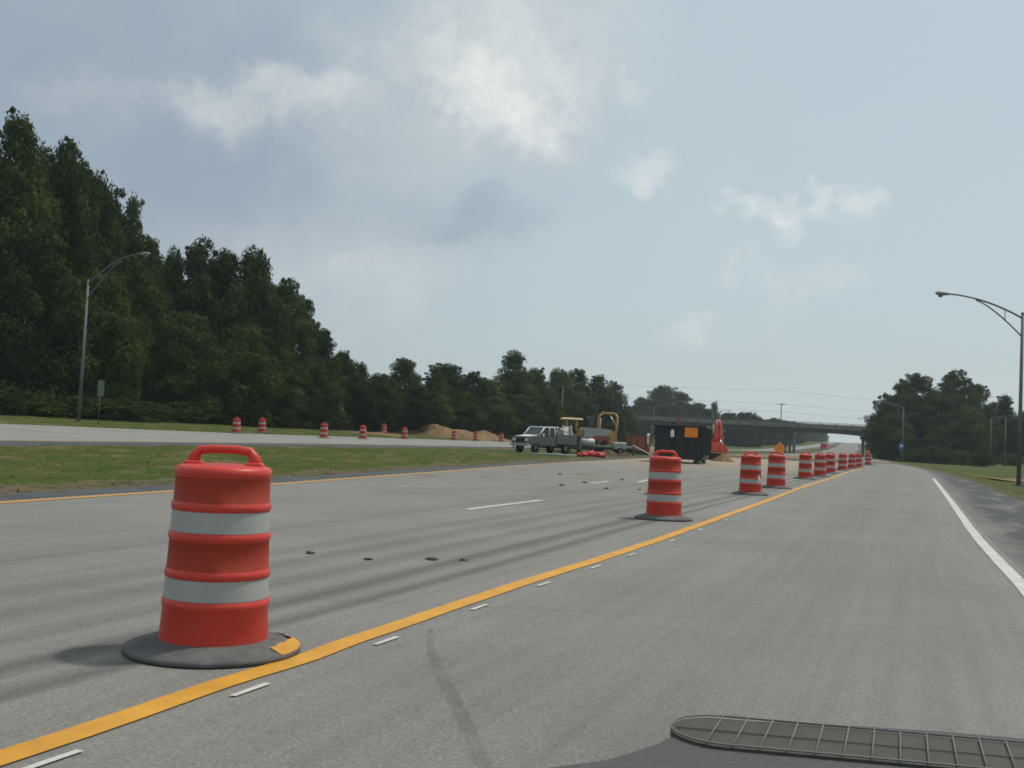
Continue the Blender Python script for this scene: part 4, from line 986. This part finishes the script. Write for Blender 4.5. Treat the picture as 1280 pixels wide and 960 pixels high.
# red plastic lying on the grass
def heap(px, Y, l, h, seed, rz, label):
    g = random.Random(seed); mb = MB(); nu, nv = 18, 14; V = []
    for i in range(nu + 1):
        for j in range(nv):
            t = i / nu; a = 2 * math.pi * j / nv; prof = math.sin(math.pi * (.04 + .92 * t)) ** .5; fold = 1 + .16 * math.sin(5 * a + 9 * t + seed) + .1 * math.sin(3 * a - 14 * t)
            V.append(((t - .5) * l, math.cos(a) * h * 1.3 * prof * fold, max(0, h * .5 + math.sin(a) * h * .55 * prof * fold)))
    mb.add(V, [(i * nv + j, i * nv + (j + 1) % nv, (i + 1) * nv + (j + 1) % nv, (i + 1) * nv + j) for i in range(nu) for j in range(nv)] + [tuple(range(nv)), tuple(nu * nv + j for j in range(nv))], None, 0, True)
    o = mb.build('red_bag', M['red']); x = X(px, Y); o.location = (x, Y, ground_z(x, Y) - .02); o.rotation_euler = (0, 0, rz); return tag(o, label, 'bag', 'red bags on the grass')
heap(733, 62, .75, .30, 1, .15, 'smaller crumpled red bag lying at the left on the grass')
heap(743, 62.4, .6, .40, 2, -.2, 'middle crumpled red bag on the grass beside the trailer')
heap(752, 62.2, .85, .36, 4, .1, 'largest crumpled red bag lying at the right on the grass')

# far red vehicle beyond the bridge
x = X(1034, 350); cr = empty('red_van', (x, 350, ground_z(x, 350)), R(60), 'tiny red van far away under the bridge', 'van')
MB().prism([(-2.2, .4), (2.2, .4), (2.3, 1.1), (1.4, 1.25), (.8, 2.0), (-2.2, 2.05)], 1.8).build('body', M['red'], cr)
MB().prism([(1.36, 1.3), (.84, 1.95), (-2.0, 1.95), (-2.0, 1.3)], 1.83).build('windows', M['glass'], cr)
for xx in (-1.4, 1.4):
    for s_ in (-.8, .8): wheel(cr, xx, s_, .34, .34, .22)

# clods of dirt dropped on the closed lane
for i, (x, y, s_) in enumerate(((-1.74, 9.41, .028), (-1.18, 9.16, .026), (-.64, 9.37, .03), (-.36, 9.43, .024), (2.3, 24.2, .04), (3.1, 24.5, .03), (1.3, 24.8, .045), (2.0, 26.9, .05), (3.3, 30.0, .04), (1.6, 32, .05), (3.0, 22.5, .035))):
    g = random.Random(i); bm = bmesh.new(); bmesh.ops.create_icosphere(bm, subdivisions=2, radius=1)
    for v in bm.verts: v.co = Vector((v.co.x * s_ * 1.7, v.co.y * s_ * 1.1, v.co.z * s_ * .5)) * (1 + .4 * math.sin(v.co.x * 3.1 + i) * math.sin(v.co.y * 3.7 + v.co.z * 2.5 + 2 * i) + .15 * math.sin(v.co.x * 9 + v.co.y * 7 + i))
    me = bpy.data.meshes.new('dirt_clod'); bm.to_mesh(me); bm.free(); me.materials.append(M['clod'])
    o = bpy.data.objects.new('dirt_clod', me); C.objects.link(o); o.location = (x, y, s_ * .3); o.rotation_euler = (0, 0, g.uniform(0, 3))
    tag(o, ('dark dirt clod between the reflection streaks behind the nearest drum' if i < 4 else 'brown dirt clod dropped on the closed lane near the white dashes'), 'dirt clod', 'dirt clods by the reflection streaks' if i < 4 else 'dirt clods near the dashes')

# ------------------------------------------------------------------ solid stand-in for the dashboard's reflection in the windscreen
zd_ = HC - .222
da = empty('dash_reflection', (.3, .62, zd_ - .12), 0, 'solid stand-in for the windscreen reflection of a dashboard and long defroster grille at bottom right', 'dashboard reflection')
oo = Vector(da.location)
outl = [(-.16, .50), (-.13, .60), (-.085, .655), (-.03, .69), (.02, .712), (.075, .742), (.115, .785), (.15, .84), (.19, .862), (.26, .866), (.36, .860), (.46, .845), (.58, .815), (.68, .77), (.70, .50)]
bm = bmesh.new(); vs = [bm.verts.new((px - oo.x, py - oo.y, zd_ - oo.z)) for px, py in outl]; f = bm.faces.new(vs)
r_ = bmesh.ops.extrude_face_region(bm, geom=[f]); 
for v in [q for q in r_['geom'] if isinstance(q, bmesh.types.BMVert)]: v.co.z -= .16
bmesh.ops.recalc_face_normals(bm, faces=bm.faces)
bmesh.ops.bevel(bm, geom=[e_ for e_ in bm.edges if all(abs(v.co.z - (zd_ - oo.z)) < 1e-5 for v in e_.verts)], offset=.012, segments=4, affect='EDGES', profile=.5)
me = bpy.data.meshes.new('dash_reflection_top'); bm.to_mesh(me); bm.free(); me.materials.append(M['dash_refl']); o = bpy.data.objects.new('dash_reflection_top', me); C.objects.link(o); o.parent = da
# reflected grille, modelled solid: rounded slot with a lattice of ribs
p0 = Vector((.135 - oo.x, .815 - oo.y, zd_ - oo.z)); p1 = Vector((.66 - oo.x, .735 - oo.y, zd_ - oo.z)); ax = (p1 - p0); Lg_ = ax.length; ax.normalize(); ay = Vector((-ax.y, ax.x, 0))
T = Matrix(((ax.x, ay.x, 0, p0.x), (ax.y, ay.y, 0, p0.y), (0, 0, 1, p0.z), (0, 0, 0, 1)))
hw = .040
slot = [(hw * math.cos(a), hw * math.sin(a)) for a in [R(90 + 15 * i) for i in range(13)]] + [(Lg_ - hw, -hw), (Lg_ - hw, hw)]
sv = MB(); sv.add([(x + hw, y, .002) for x, y in slot] + [(x + hw, y, -.004) for x, y in slot], [tuple(range(len(slot)))] + [(i, (i + 1) % len(slot), (i + 1) % len(slot) + len(slot), i + len(slot)) for i in range(len(slot))], T)
gv = sv.build('grille_reflection', M['vent_refl'], da)
rb_ = MB()
pts = [T @ Vector((x + hw, y, .004)) for x, y in slot + slot[:1]]; rb_.tube(pts, .0008, 6)
for i in range(26):
    xx = .042 + i * .0195
    if xx < Lg_ - .02: rb_.tube([T @ Vector((xx - .017, -hw, .004)), T @ Vector((xx, hw, .004))], .00065, 6)
rb_.tube([T @ Vector((.004, 0, .003)), T @ Vector((Lg_ - .01, 0, .003))], .0006, 6)
rb_.build('grille_reflection_ribs', M['vent_refl_rib'], gv)
